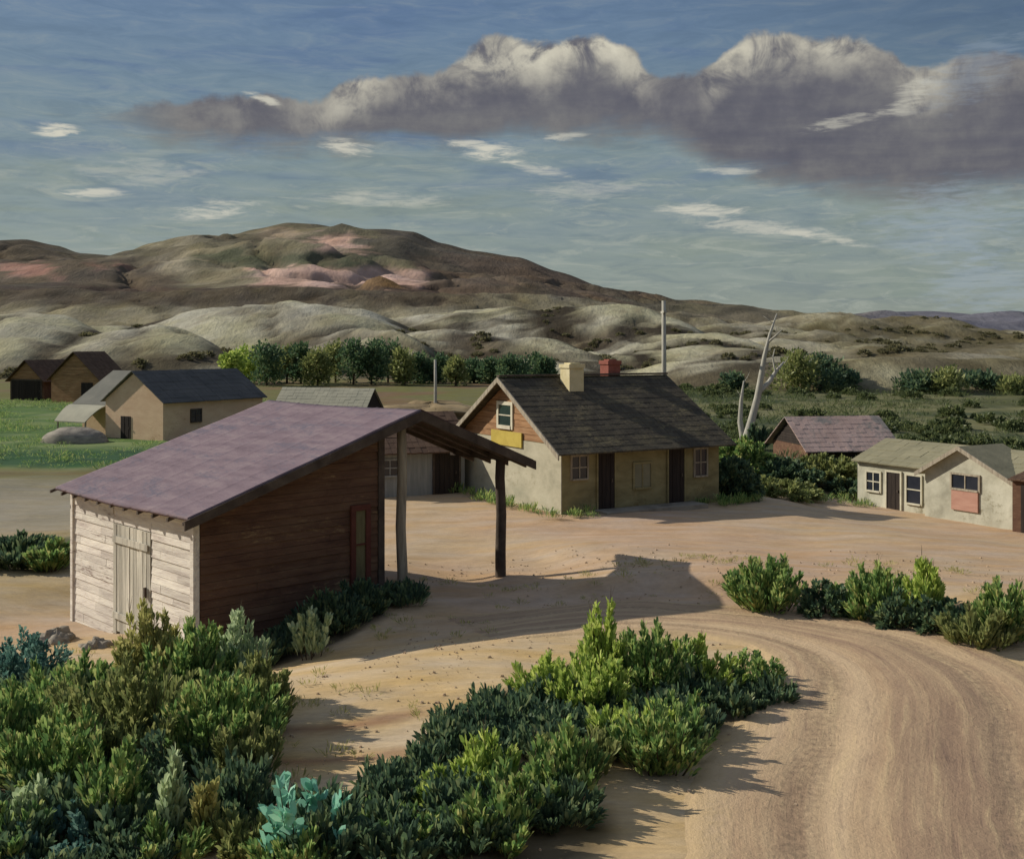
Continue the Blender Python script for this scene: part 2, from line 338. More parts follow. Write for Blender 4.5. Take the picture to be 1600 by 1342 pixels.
BEIGE = S(168, 163, 143); STRAW = S(160, 155, 126); HOLLOW = S(58, 52, 42); SCRUB = S(86, 84, 62)
def hcol(x, y, z):
    b, h, h2 = hills_raw(x, y); px, py = pix(x, y, z); n = fbm(x, y, 0.06); n2 = fbm(x, y, 0.25)
    g = h - max(b, h2)                        # how clearly one knoll stands above its neighbours: hollows hold the brush
    c = mixc(HOLLOW, mixc(BEIGE, STRAW, sstep(-0.3, 0.5, n + 0.3 * sstep(500, 60, px))), sstep(0.9 * (y / 240) ** 1.5, 4.6 * (y / 240) ** 1.5, abs(g) + 1.3 * n2 * (y / 240) + 0.2))
    c = mixc(c, S(122, 112, 90), 0.45 * sstep(0.5, -2.0, g) * sstep(140, 170, y))
    c = mixc(c, mixc(S(128, 120, 94), S(100, 92, 72), sstep(-.1, .4, n)), sstep(265, 300, y + 8 * n) * 0.5)
    c = mixc(c, S(84, 75, 62), sstep(312, 328, y + 6 * n) * sstep(900, 700, px + 200 * n))
    c = mixc(c, S(66, 58, 48), 0.8 * gully(x, y, 0.028))
    c = mixc(c, S(118, 108, 88), 0.5 * gully(x + 60, y, 0.06))
    c = mixc(c, S(128, 120, 88), sstep(1150, 1350, px) * 0.35)
    c = mixc(c, mixc(S(112,104,82), S(88,80,62), sstep(-.2,.3,n2)), 0.4 * sstep(0.0, 0.35, fbm(x * 1.0 + 0.6 * y, y * 0.25, 0.07)))
    c = mixc(c, SCRUB, sstep(156, 146, y + 3 * n) * 0.75 * sstep(20, 5, x) * sstep(2.5, 1.0, z))
    return c
land_mat('dry_hillside', 0.16, (1, 0.35, 1), 0.42, 0.7, 0.9, 14)
grid_mesh('hills', spread(-420, 420, 330, 0, 150), spread(104, 372, 230, 170, 80), hz, hcol, MATS['dry_hillside'])

SKYL = [(-900, 392), (-300, 384), (-60, 378), (40, 374), (90, 384), (125, 396), (200, 401), (245, 394), (290, 380), (340, 374), (400, 358), (450, 348), (490, 350), (540, 358), (600, 358), (645, 362), (690, 380), (740, 392), (810, 402), (870, 424), (940, 450), (1010, 466), (1100, 479), (1200, 490), (1290, 496), (1360, 488), (1450, 486), (1600, 498), (1800, 506), (2300, 490), (3000, 470)]
def mz(x, y):
    px = CX + F * x / y
    r = H + (HY - interp(RIDGE, px)) * 340 / F; s = H + (HY - interp(SKYL, CX + F * x / 860)) * 860 / F
    t = (y - 345) / (860 - 345)
    if t > 1: return s - (y - 860) * 0.25
    e = 0.72 * t + 0.28 * t * t
    z = (r - 4) + (s - r + 4) * e + 9 * math.sin(3.14159 * t) * fbm(x, y, 0.012, 5) * (1 if t < 1 else 0)
    for cx, cy, Y, rr, hh in ((592, 414, 455, 13, 6.5), (535, 362, 800, 42, 12), (300, 380, 760, 60, 9), (60, 385, 780, 70, 10)):
        d = math.hypot(x - W(cx, Y), (y - Y) * 0.8) / rr
        if d < 1: z += hh * (1 - d) ** (1.0 if rr < 25 else 1.6) * (1.0 if rr < 25 else 0.8)
    z -= 4.0 * gully(x, y, 0.009) * sstep(0.0, 0.15, t) * sstep(1.0, 0.85, t)
    z += 3.0 * math.exp(-((y - 600 - 30 * math.sin(x * .02)) / 26) ** 2) * sstep(-260, -200, x) * sstep(20, -20, x)
    return z
def mcol(x, y, z):
    px, py = pix(x, y, z); n = fbm(x, y, 0.014); n2 = fbm(x, y, 0.05)
    n3 = fbm(x + 90, y * 0.6, 0.12); jx = 26 * n2 + 16 * n3; jy = 8 * n2 + 6 * n3
    def reg(x0, x1, y0, y1, s=14, ys=5): return sstep(x0 - s, x0 + s, px + jx) * sstep(x1 + s, x1 - s, px + jx) * sstep(y0 - ys, y0 + ys, py + jy) * sstep(y1 + ys, y1 - ys, py + jy)
    c = mixc(S(112, 106, 84), S(134, 126, 102), sstep(-0.3, 0.4, n))
    c = mixc(c, S(98, 92, 78), sstep(440, 560, px) * sstep(0, 0.4, n + 0.2))
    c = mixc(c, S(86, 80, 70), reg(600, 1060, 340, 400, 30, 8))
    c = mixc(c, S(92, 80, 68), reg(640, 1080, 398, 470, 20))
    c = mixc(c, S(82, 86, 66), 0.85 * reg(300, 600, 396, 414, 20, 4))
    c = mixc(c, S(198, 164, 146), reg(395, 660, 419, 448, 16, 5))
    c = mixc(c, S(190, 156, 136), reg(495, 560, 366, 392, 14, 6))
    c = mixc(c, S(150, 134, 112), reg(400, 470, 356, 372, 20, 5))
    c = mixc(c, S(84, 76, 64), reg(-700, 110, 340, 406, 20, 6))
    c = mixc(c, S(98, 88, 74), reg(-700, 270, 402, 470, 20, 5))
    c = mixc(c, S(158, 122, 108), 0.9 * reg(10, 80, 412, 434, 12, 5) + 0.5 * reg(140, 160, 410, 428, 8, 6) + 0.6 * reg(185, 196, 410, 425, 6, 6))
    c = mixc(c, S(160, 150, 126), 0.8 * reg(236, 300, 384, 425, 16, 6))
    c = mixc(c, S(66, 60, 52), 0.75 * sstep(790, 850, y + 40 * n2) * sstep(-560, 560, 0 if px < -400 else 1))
    c = mixc(c, S(70, 66, 54), 0.55 * sstep(0.12, 0.42, fbm(x + 7, y * 0.45, 0.022)))
    c = mixc(c, S(84, 74, 60), 0.5 * gully(x, y, 0.009)); c = mixc(c, S(112, 100, 82), 0.4 * gully(x + 200, y, 0.02))
    d = math.hypot(x - W(592, 455), (y - 455) * 0.8) / 13
    c = mixc(c, S(122, 98, 70), sstep(1.05, 0.85, d))
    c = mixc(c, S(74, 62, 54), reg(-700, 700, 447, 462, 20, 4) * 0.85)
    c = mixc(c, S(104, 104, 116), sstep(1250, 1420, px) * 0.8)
    return c
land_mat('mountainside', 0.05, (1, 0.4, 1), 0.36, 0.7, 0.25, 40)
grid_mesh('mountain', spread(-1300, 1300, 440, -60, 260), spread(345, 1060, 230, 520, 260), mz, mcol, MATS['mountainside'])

# ---------------------------------------------------------------- road
def from_px(px, py):
    Y = H * F / (py - HY)
    for _ in range(8):
        Y = (H - gz(W(px, Y), Y)) * F / (py - HY)
    return W(px, Y), Y
def catmull(P, n):
    out = []; Q = [P[0]] + P + [P[-1]]
    for i in range(len(P) - 1):
        a, b, c, d = (np.array(q) for q in Q[i:i + 4])
        for k in range(n):
            t = k / n; out.append(0.5 * ((2 * b) + (c - a) * t + (2 * a - 5 * b + 4 * c - d) * t * t + (3 * b - a - 3 * c + d) * t ** 3))
    out.append(np.array(P[-1])); return out
ROADC = [(3.4, 5.0), (3.8, 9.0), (4.4, 12.0), (5.5, 15.0), (6.5, 18.0), (6.3, 20.4), (4.6, 22.2), (1.8, 22.9), (-0.8, 22.2), (-2.6, 20.6)]
def build_road():
    cl = catmull(ROADC, 26); nu = 40; v = []; uv = []; f = []; s = 0.0
    for i, p in enumerate(cl):
        d = cl[min(i + 1, len(cl) - 1)] - cl[max(i - 1, 0)]; d = d / np.linalg.norm(d); nrm = np.array((d[1], -d[0]))
        if i: s += float(np.linalg.norm(p - cl[i - 1]))
        tt = i / (len(cl) - 1); hw = 2.75 - 1.35 * sstep(0.42, 0.72, tt)
        for j in range(nu + 1):
            u = j / nu * 2 - 1; w = hw * (1 + 0.10 * fbm(s + 9 * (u > 0), 2.0, 0.5)); q = p + nrm * (u * w)
            rut = -0.035 * math.exp(-((abs(u) - 0.45) / 0.12) ** 2) + 0.02 * math.exp(-(u / 0.16) ** 2)
            edge = sstep(1.0, 0.86, abs(u))
            v.append((q[0], q[1], gz(q[0], q[1]) - 0.03 + (0.085 + rut * sstep(0.8, 0.55, tt)) * edge * sstep(1.0, 0.72, tt))); uv.append((u, s))
    for i in range(len(cl) - 1):
        for j in range(nu): f.append((i * (nu + 1) + j, i * (nu + 1) + j + 1, (i + 1) * (nu + 1) + j + 1, (i + 1) * (nu + 1) + j))
    me = bpy.data.meshes.new('dirt_road'); me.from_pydata(v, [], f); me.shade_smooth()
    ul = me.uv_layers.new(name='UVMap'); ul.data.foreach_set('uv', [c for l in me.loops for c in uv[l.vertex_index]])
    m = bpy.data.materials.new('rutted_dirt'); m.use_nodes = True; t = NT(m.node_tree); b = t.n['Principled BSDF']
    um = t.new('ShaderNodeUVMap', uv_map='UVMap'); sp = t.new('ShaderNodeSeparateXYZ'); t.l.new(um.outputs[0], sp.inputs[0])
    st = t.scale(um.outputs[0], 3.4, 0.09, 1); co = t.new('ShaderNodeTexCoord').outputs['Object']
    n = t.m('ADD', t.m('MULTIPLY', t.noise(st, 1.6, 7, 0.66, 0.3), 0.7), t.m('MULTIPLY', t.noise(co, 1.1, 6, 0.7), 0.3)); n2 = t.noise(t.scale(um.outputs[0], 14, 0.35, 1), 1.0, 7, 0.72, 0.5); n3 = t.noise(co, 9, 7, 0.7)
    c = t.ramp(n, [S(140, 115, 95), S(170, 144, 115), S(184, 159, 126), S(194, 171, 136)], [0.28, 0.44, 0.58, 0.75])
    wide = t.noise(t.scale(um.outputs[0], 2.6, 0.03, 1), 1.0, 3, 0.5, 0.2)
    c = t.mix(t.m('MULTIPLY', t.smooth(wide, 0.52, 0.40), 0.5), c, S(134, 111, 94))
    c = t.mix(t.m('MULTIPLY', t.smooth(wide, 0.54, 0.64), 0.45), c, S(204, 180, 146))
    ua = t.m('ABSOLUTE', t.m('ADD', sp.outputs[0], t.m('MULTIPLY', t.m('SUBTRACT', n3, 0.5), 0.16)))
    rut = t.smooth(t.m('ABSOLUTE', t.m('SUBTRACT', ua, 0.45)), 0.16, 0.02)
    c = t.mix(t.m('MULTIPLY', t.m('MULTIPLY', rut, t.smooth(n3, 0.3, 0.65)), 0.5), c, S(110, 96, 80))
    c = t.mix(t.m('MULTIPLY', t.smooth(n2, 0.5, 0.68), 0.5), c, S(200, 176, 136))
    c = t.mix(t.m('MULTIPLY', t.smooth(n2, 0.46, 0.3), 0.45), c, S(112, 92, 84))
    c = t.mix(t.m('MULTIPLY', t.smooth(n3, 0.55, 0.72), 0.35), c, S(120, 104, 84))
    c = t.mix(t.smooth(t.m('ADD', t.m('ABSOLUTE', sp.outputs[0]), t.m('MULTIPLY', t.m('SUBTRACT', n3, 0.5), 0.5)), 0.68, 0.96), c, S(182, 158, 121))
    t.put(b.inputs['Base Color'], c); b.inputs['Roughness'].default_value = 0.95; b.inputs['Specular IOR Level'].default_value = 0.05
    bn = t.new('ShaderNodeBump'); bn.inputs['Strength'].default_value = 0.6; bn.inputs['Distance'].default_value = 0.05
    t.put(bn.inputs['Height'], t.m('ADD', t.m('MULTIPLY', n2, 0.7), n3)); t.l.new(bn.outputs[0], b.inputs['Normal'])
    me.materials.append(m); o = bpy.data.objects.new('dirt_road', me); C.objects.link(o); tag(o, None, None, kind='structure')
build_road()

# ---------------------------------------------------------------- building materials
mat('white_boards', [S(182, 170, 160), S(214, 205, 192), S(232, 224, 208)], 1.1, (6, 0.7, 5), bump=0.6, island=0.13, wear=S(132, 112, 102), wear_at=(0.54, 0.66))
mat('door_boards', [S(156, 150, 138), S(190, 184, 168), S(214, 206, 190)], 1.2, (6, 6, 0.5), bump=0.6, island=0.16, wear=S(120, 112, 100))
mat('brown_boards', [S(78, 56, 46), S(98, 73, 58), S(112, 88, 69)], 1.2, (0.8, 4, 3), bump=0.6, island=0.09, wear=S(166, 142, 102), wear_at=(0.54, 0.72))
mat('dark_timber', [S(58, 50, 44), S(78, 68, 60), S(94, 84, 74)], 2.0, (1, 1, 1), bump=0.5, island=0.1)
mat('weathered_post', [S(122, 112, 98), S(156, 146, 128), S(176, 166, 146)], 2.2, (5, 5, 0.5), bump=0.6)
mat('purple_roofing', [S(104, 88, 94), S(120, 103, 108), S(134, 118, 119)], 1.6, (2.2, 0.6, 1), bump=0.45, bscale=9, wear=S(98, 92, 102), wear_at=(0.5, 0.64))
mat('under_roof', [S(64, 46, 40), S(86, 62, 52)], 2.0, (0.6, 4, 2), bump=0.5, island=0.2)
mat('red_trim', [S(84, 50, 42), S(100, 60, 50)], 4.0, bump=0.3)
mat('ochre_pane', [S(96, 90, 64), S(120, 112, 82)], 4.0, (4, 4, 0.7), bump=0.2)
mat('plaster', [S(150, 146, 126), S(172, 166, 144), S(184, 178, 156)], 1.0, (1, 1, 1.6), bump=0.35, wear=S(140, 132, 108))
mat('ochre_wall', [S(116, 106, 76), S(138, 128, 92), S(154, 144, 106)], 1.2, (1, 1, 2), bump=0.35, wear=S(114, 96, 62))
mat('orange_boards', [S(122, 92, 66), S(150, 114, 82), S(164, 132, 100)], 1.4, (0.8, 0.8, 6), bump=0.5, island=0.14)
mat('slate_shingles', [S(58, 53, 45), S(73, 67, 56), S(88, 80, 64)], 1.3, (1, 2, 2), bump=0.6, bscale=10, island=0.12, wear=S(112, 102, 76), wear_at=(0.5, 0.66))
mat('yellow_sign', [S(168, 148, 70), S(190, 170, 86)], 2.0, bump=0.2)
mat('cream_paint', [S(184, 178, 156), S(208, 202, 180)], 3.0, bump=0.3)
mat('green_glass', [S(30, 48, 44), S(44, 62, 56)], 1.5, rough=0.15, bump=0.0, spec=0.5)
mat('dark_glass', [S(34, 38, 46), S(52, 54, 62)], 1.5, rough=0.15, bump=0.0, spec=0.5)
mat('dark_door', [S(44, 38, 36), S(60, 52, 46)], 2.0, (5, 5, 0.6), bump=0.4, island=0.15)
mat('chimney_plaster', [S(196, 182, 138), S(214, 202, 164)], 3.0, bump=0.5)
mat('chimney_brick', [S(128, 76, 64), S(148, 92, 80)], 4.0, bump=0.5)
mat('grey_boards', [S(124, 126, 124), S(150, 150, 146)], 1.4, (6, 6, 0.6), bump=0.5, island=0.1)
mat('brown_roofing', [S(78, 60, 48), S(98, 78, 62)], 1.4, (1, 2, 2), bump=0.5, island=0.12)
mat('tan_wall', [S(206, 172, 140), S(224, 194, 160)], 0.9, (1, 1, 2), bump=0.35, wear=S(180, 146, 114))
mat('grey_roofing', [S(96, 96, 88), S(116, 114, 104)], 0.8, (1, 1, 1), bump=0.5)
mat('charcoal_roofing', [S(74, 74, 72), S(96, 94, 90)], 0.8, (1, 1, 1), bump=0.5, wear=S(120, 114, 98), wear_at=(0.6, 0.75))
mat('pale_roofing', [S(140, 138, 122), S(164, 160, 140)], 0.8, (1, 1, 1), bump=0.5)
mat('pink_roofing', [S(158, 134, 124), S(180, 156, 146)], 0.8, (1, 1, 1), bump=0.5, wear=S(128, 122, 116), wear_at=(0.48, 0.6))
mat('moss_roofing', [S(118, 114, 92), S(144, 138, 112)], 1.0, (1, 1, 1), bump=0.5)
mat('pale_stucco', [S(150, 147, 130), S(178, 175, 156), S(196, 193, 174)], 1.2, (1, 1, 1), bump=0.4, wear=S(124, 116, 92))
mat('pink_panel', [S(164, 122, 106), S(182, 142, 124)], 1.6, (1, 1, 4), bump=0.3)
mat('bleached_wood', [S(150, 146, 134), S(186, 182, 168)], 3.0, (4, 4, 0.6), bump=0.6)
mat('bark', [S(70, 60, 46), S(96, 84, 66)], 4.0, (3, 3, 0.6), bump=0.6)
mat('dry_straw', [S(104, 98, 88), S(138, 130, 118), S(156, 148, 132)], 1.6, (1, 1, 3), bump=0.9, bscale=9)
mat('dry_earth', [S(98, 84, 62), S(134, 116, 86), S(150, 132, 100)], 0.6, bump=0.7)
mat('stone', [S(104, 98, 88), S(142, 134, 120), S(158, 150, 134)], 1.2, bump=0.7)

# ---------------------------------------------------------------- building helpers
def v3(*a): return Vector(a)
def gable_shell(root, x0, x1, y0, y1, zb, eave, ridge, axis, wallm, roofm, oh=0.35, og=0.35, th=0.09, gablem=None, roof2=None, name='wall', apex=0.5, courses=8):
    """walls and two roof slopes; the ridge runs along the given local axis"""
    P = (lambda a, b, z: (a, b, z)) if axis == 'y' else (lambda a, b, z: (b, a, z))
    a0, a1, b0, b1 = (x0, x1, y0, y1) if axis == 'y' else (y0, y1, x0, x1)
    am = a0 + (a1 - a0) * apex
    w = MB(); T = 0.14
    w.hexa([P(a0, b0, zb), P(a0 + T, b0, zb), P(a0 + T, b1, zb), P(a0, b1, zb), P(a0, b0, eave), P(a0 + T, b0, eave), P(a0 + T, b1, eave), P(a0, b1, eave)])
    w.hexa([P(a1 - T, b0, zb), P(a1, b0, zb), P(a1, b1, zb), P(a1 - T, b1, zb), P(a1 - T, b0, eave), P(a1, b0, eave), P(a1, b1, eave), P(a1 - T, b1, eave)])
    for q0, q1 in ((b0, b0 + T), (b1 - T, b1)):
        w.hexa([P(a0 + T, q0, zb), P(a1 - T, q0, zb), P(a1 - T, q1, zb), P(a0 + T, q1, zb), P(a0 + T, q0, eave), P(a1 - T, q0, eave), P(a1 - T, q1, eave), P(a0 + T, q1, eave)])
        g = MB() if gablem else w
        zt = ridge - th - 0.02; n = 1 if not gablem else 9
        hh = (zt - eave) / n
        for i in range(n):
            f0, f1 = i / n, (i + 1) / n - (0.0 if n == 1 else 0.0)
            l0, l1 = a0 + (am - a0) * f0, a0 + (am - a0) * f1; r0, r1 = a1 + (am - a1) * f0, a1 + (am - a1) * f1
            k = 0.012 * (i % 2) if gablem else 0
            p0, p1 = (q0 - k - (0.02 if gablem else 0), q1) if q0 == b0 else (q0, q1 + k)
            z0, z1 = eave + hh * i, eave + hh * (i + 1) - (0.012 if gablem else 0)
            g.hexa([P(l0, p0, z0), P(r0, p0, z0), P(r0, p1, z0), P(l0, p1, z0), P(l1, p0, z1), P(r1 if i < n - 1 else am + 1e-3, p0, z1), P(r1 if i < n - 1 else am + 1e-3, p1, z1), P(l1, p1, z1)])
        if gablem: g.build('gable', gablem, root)
    wo = w.build(name, wallm, root)
    sl = []
    for side, rm in ((0, roofm), (1, roof2 or roofm)):
        ae, sgn = (a0, -1) if side == 0 else (a1, 1)
        slope = (ridge - eave) / abs(am - ae); ao = ae + sgn * oh; zo = eave - slope * oh + 0.03
        r = MB(); n = courses; segs = int(courses * 2.4); rnd = random.Random(side + int(ridge * 100))
        # the covering is laid in courses that lap and wander a little
        for i in range(n):
            f0, f1 = i / n, (i + 1) / n + (0.05 if i < n - 1 else 0)
            for k in range(segs):
                c0 = b0 - og + (b1 - b0 + 2 * og) * k / segs; c1 = b0 - og + (b1 - b0 + 2 * og) * (k + 1) / segs
                lift = 0.012 * (n - i) / n + rnd.uniform(0, 0.14 / n)
                A0, Z0 = ao + (am - ao) * f0, zo + (ridge + 0.03 - zo) * f0 + lift + 0.014; A1, Z1 = ao + (am - ao) * f1, zo + (ridge + 0.03 - zo) * f1 + lift - 0.004
                r.slab([P(A0, c0 + .004, Z0), P(A1, c0 + .004, Z1), P(A1, c1 - .004, Z1), P(A0, c1 - .004, Z0)], 0.05)
        sl.append(r.build('roof', rm, root))
    return wo, sl
def opening(root, name, o, u, n, u0, u1, z0, z1, pane, frame='cream_paint', fw=0.08, bars=(1, 1), planks=False):
    """a window or door on a wall face: o a point on the face at floor level, u along it, n outward"""
    o, u, n = Vector(o), Vector(u), Vector(n)
    def bx(mb, a, b, c, d, k0, k1):
        mb.hexa([o + u * a + n * k0 + v3(0, 0, c), o + u * b + n * k0 + v3(0, 0, c), o + u * b + n * k1 + v3(0, 0, c), o + u * a + n * k1 + v3(0, 0, c),
                 o + u * a + n * k0 + v3(0, 0, d), o + u * b + n * k0 + v3(0, 0, d), o + u * b + n * k1 + v3(0, 0, d), o + u * a + n * k1 + v3(0, 0, d)])
    p = MB()
    if planks:
        k = max(2, int((u1 - u0) / 0.17))
        for i in range(k): bx(p, u0 + (u1 - u0) * i / k + 0.006, u0 + (u1 - u0) * (i + 1) / k - 0.006, z0, z1, 0.005, 0.035 + 0.01 * (i % 2))
        ro = p.build(name, pane, root); par = ro
        if frame:
            f = MB(); bx(f, u0 - fw, u0, z0, z1 + fw, 0.003, 0.07); bx(f, u1, u1 + fw, z0, z1 + fw, 0.003, 0.07); bx(f, u0, u1, z1, z1 + fw, 0.003, 0.067)
            f.build('frame', frame, ro)
        h = MB(); bx(h, u1 - 0.14, u1 - 0.09, z0 + (z1 - z0) * 0.48, z0 + (z1 - z0) * 0.54, 0.046, 0.085); h.build('handle', 'dark_timber', ro)
        return ro
    f = MB(); bx(f, u0 - fw, u0, z0 - fw, z1 + fw, 0.003, 0.06); bx(f, u1, u1 + fw, z0 - fw, z1 + fw, 0.003, 0.06); bx(f, u0, u1, z1, z1 + fw, 0.003, 0.057); bx(f, u0, u1, z0 - fw, z0, 0.003, 0.09)
    for i in range(1, bars[0] + 1):
        if bars[0] > 0: c = u0 + (u1 - u0) * i / (bars[0] + 1); bx(f, c - 0.02, c + 0.02, z0, z1, 0.012, 0.045)
    for i in range(1, bars[1] + 1):
        if bars[1] > 0: c = z0 + (z1 - z0) * i / (bars[1] + 1); bx(f, u0, u1, c - 0.02, c + 0.02, 0.012, 0.048)
    ro = f.build(name, frame, root); bx(p, u0, u1, z0, z1, 0.004, 0.02); p.build('pane', pane, ro)
    return ro

# ---------------------------------------------------------------- the shed with its carport
def build_shed():
    g = Vector((0.722, 0.692)); root = empty('wooden_shed', (-6.37, 22.1, 0), g)
    tag(root, 'brown plank shed with a mauve roof, white front wall and open carport on two posts', 'shed')
    E, RX, RZ, XE, L = 2.28, 5.5, 4.05, 9.2, 6.0
    sL = (RZ - E) / RX; sR = (RZ - 2.62) / (XE - RX); ZB = -1.25; rnd = random.Random(4)
    ztop = lambda x: E + sL * x - 0.12
    # white front wall of level boards, door between
    w = MB(); z = ZB; i = 0
    while z < E - 0.16:
        h = rnd.uniform(0.15, 0.21); z1 = min(z + h, E - 0.13)
        for y0, y1 in ((0.0, 1.88), (3.74, L)):
            c = rnd.uniform(y0 + 0.4, y1 - 0.4); k = rnd.uniform(0, 0.02)
            for q0, q1 in ((y0, c), (c, y1)):
                kk = k + rnd.uniform(0, 0.008)
                w.hexa([(-0.03 - kk, q0 + .003, z), (0.04, q0 + .003, z), (0.04, q1 - .003, z), (-0.03 - kk, q1 - .003, z), (-0.015 - kk, q0 + .003, z1 - 0.008), (0.04, q0 + .003, z1 - 0.008), (0.04, q1 - .003, z1 - 0.008), (-0.015 - kk, q1 - .003, z1 - 0.008)])
        z = z1
    w.box(-0.03, 0.04, 1.89, 3.73, 1.62, E - 0.13)
    tag(w.build('front_wall', 'white_boards', root), 'whitewashed front wall of level boards', None)
    d = MB(); n = 11
    for i in range(n):
        y0 = 1.9 + 1.82 * i / n; k = rnd.uniform(0, 0.02); d.box(-0.045 - k, 0.02, y0 + 0.005, y0 + 1.82 / n - 0.005, -0.85 + rnd.uniform(-.08, .08), 1.6)
    do = d.build('door', 'door_boards', root)
    for zb in (1.2, -0.5):
        b = MB(); b.box(-0.1, -0.067, 1.95, 3.68, zb, zb + 0.14); b.build('brace', 'door_boards', do)
    h = MB(); h.box(-0.12, -0.068, 2.02, 2.08, 0.2, 0.42); h.build('handle', 'dark_timber', do)
    t = MB(); t.box(-0.085, 0.05, -0.07, 0.07, ZB, E - 0.14); t.build('corner_board', 'white_boards', root)
    t = MB(); t.box(-0.085, 0.05, L - 0.06, L + 0.07, ZB, E - 0.14); t.build('corner_board', 'white_boards', root)
    # gable wall: level brown boards cut to the roof line
    w = MB(); z = ZB; XW = 4.56
    def rows(w, y0, y1, x0, x1):
        z = ZB
        while z < ztop(x1) - 0.02:
            h = rnd.uniform(0.14, 0.2); z1 = min(z + h, ztop(x1)); xa = max(x0, (z - E + 0.12) / sL); xb = max(x0, (z1 - E + 0.12) / sL); k = rnd.uniform(0, 0.022)
            cuts = [0.0] + sorted(rnd.uniform(0.25, 0.8) for _ in range(1)) + [1.0]
            for c0, c1 in zip(cuts, cuts[1:]):
                p0, p1 = xa + (x1 - xa) * c0, xa + (x1 - xa) * c1 - 0.004; r0 = xb + (x1 - xb) * c0; r1 = max(xb + (x1 - xb) * c1 - 0.004, r0 + 0.001); kk = k + rnd.uniform(0, 0.008)
                yo = (y0 - kk, y1) if y0 < 1 else (y0, y1 + kk)
                w.hexa([(p0, yo[0] - .012, z), (p1, yo[0] - .012, z), (p1, yo[1], z), (p0, yo[1], z), (r0, yo[0], z1 - 0.007), (r1, yo[0], z1 - 0.007), (r1, yo[1], z1 - 0.007), (r0, yo[1], z1 - 0.007)])
            z = z1
    rows(w, -0.03, 0.04, 0.075, XW); w.build('gable_wall', 'brown_boards', root)
    w = MB(); rows(w, L - 0.04, L + 0.03, 0.075, XW); w.build('gable_wall', 'brown_boards', root)
    w = MB(); z = ZB
    while z < ztop(XW) - 0.05:
        z1 = min(z + 0.18, ztop(XW)); w.box(XW - 0.04, XW + 0.03, 0.06, L - 0.06, z, z1 - 0.008); z = z1
    w.build('side_wall', 'brown_boards', root)
    t = MB(); t.box(XW - 0.05, XW + 0.12, -0.09, 0.055, ZB, ztop(XW)); t.build('corner_board', 'dark_timber', root)
    opening(root, 'window', (0, -0.06, 0), (1, 0, 0), (0, -1, 0), 3.86, 4.14, 0.35, 1.88, 'ochre_pane', 'red_trim', 0.13, (0, 1))
    # roof: mauve sheeting, gently sagging
    r = MB(); ny, nx = 120, 40
    def sag(x, y): return -0.05 * math.sin(math.pi * min(1, max(0, (y + .35) / 7.2))) + 0.02 * fbm(x, y, 0.3) + 0.010 * (abs((y * 1.15) % 1.0 - 0.5) < 0.06)
    def sheet(xa, za, xb, zb_, th, name, m, yl=6.25):
        mb = MB(); o = 0
        for i in range(nx + 1):
            for j in range(ny + 1):
                x = xa + (xb - xa) * i / nx; y = -0.4 + (yl + 0.4) * j / ny; mb.v.append((x, y, za + (zb_ - za) * i / nx + sag(x, y)))
        N = len(mb.v); mb.v += [(a, b, c - th) for a, b, c in mb.v]; I = lambda i, j: i * (ny + 1) + j
        for i in range(nx):
            for j in range(ny):
                mb.f.append((I(i, j), I(i + 1, j), I(i + 1, j + 1), I(i, j + 1))); mb.f.append((N + I(i, j), N + I(i, j + 1), N + I(i + 1, j + 1), N + I(i + 1, j)))
        for i in range(nx): mb.f.append((I(i, 0), N + I(i, 0), N + I(i + 1, 0), I(i + 1, 0))); mb.f.append((I(i, ny), I(i + 1, ny), N + I(i + 1, ny), N + I(i, ny)))
        for j in range(ny): mb.f.append((I(0, j), I(0, j + 1), N + I(0, j + 1), N + I(0, j))); mb.f.append((I(nx, j), N + I(nx, j), N + I(nx, j + 1), I(nx, j + 1)))
        return mb.build(name, m, root, True)
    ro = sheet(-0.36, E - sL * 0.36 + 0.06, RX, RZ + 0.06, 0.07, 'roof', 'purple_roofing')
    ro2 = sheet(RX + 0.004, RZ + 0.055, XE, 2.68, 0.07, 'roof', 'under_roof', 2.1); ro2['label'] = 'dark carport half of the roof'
    f = MB()   # barge boards along the near gable edge
    f.hexa([(-0.46, -0.455, E - sL * .46 - 0.16), (-0.46, -0.41, E - sL * .46 - 0.16), (RX, -0.41, RZ - 0.2), (RX, -0.455, RZ - 0.2), (-0.46, -0.455, E - sL * .46 + 0.03), (-0.46, -0.41, E - sL * .46 + 0.03), (RX, -0.41, RZ + 0.02), (RX, -0.455, RZ + 0.02)])
    f.hexa([(RX + .003, -0.455, RZ - 0.2), (RX + .003, -0.41, RZ - 0.2), (XE + 0.05, -0.41, 2.42), (XE + 0.05, -0.455, 2.42), (RX + .003, -0.455, RZ + 0.02), (RX + .003, -0.41, RZ + 0.02), (XE + 0.05, -0.41, 2.64), (XE + 0.05, -0.455, 2.64)])
    f.build('barge_board', 'dark_timber', root)
    for j in range(11):                                   # rafters, their tails showing under the front eave
        y = -0.2 + 6.75 * j / 10; q = MB()
        q.hexa([(-0.36, y, E - sL * .36 - 0.13), (-0.36, y + 0.07, E - sL * .36 - 0.13), (RX, y + .07, RZ - 0.16), (RX, y, RZ - 0.16), (-0.36, y, E - sL * .36 - 0.065), (-0.36, y + 0.07, E - sL * .36 - 0.065), (RX, y + .07, RZ - 0.075), (RX, y, RZ - 0.075)])
        if y < 1.95: q.hexa([(RX + .003, y, RZ - 0.16), (RX + .003, y + 0.07, RZ - 0.16), (XE - .05, y + .07, 2.46), (XE - .05, y, 2.46), (RX + .003, y, RZ - 0.075), (RX + .003, y + 0.07, RZ - 0.075), (XE - .05, y + .07, 2.57), (XE - .05, y, 2.57)])
        q.build('rafter', 'dark_timber', root)
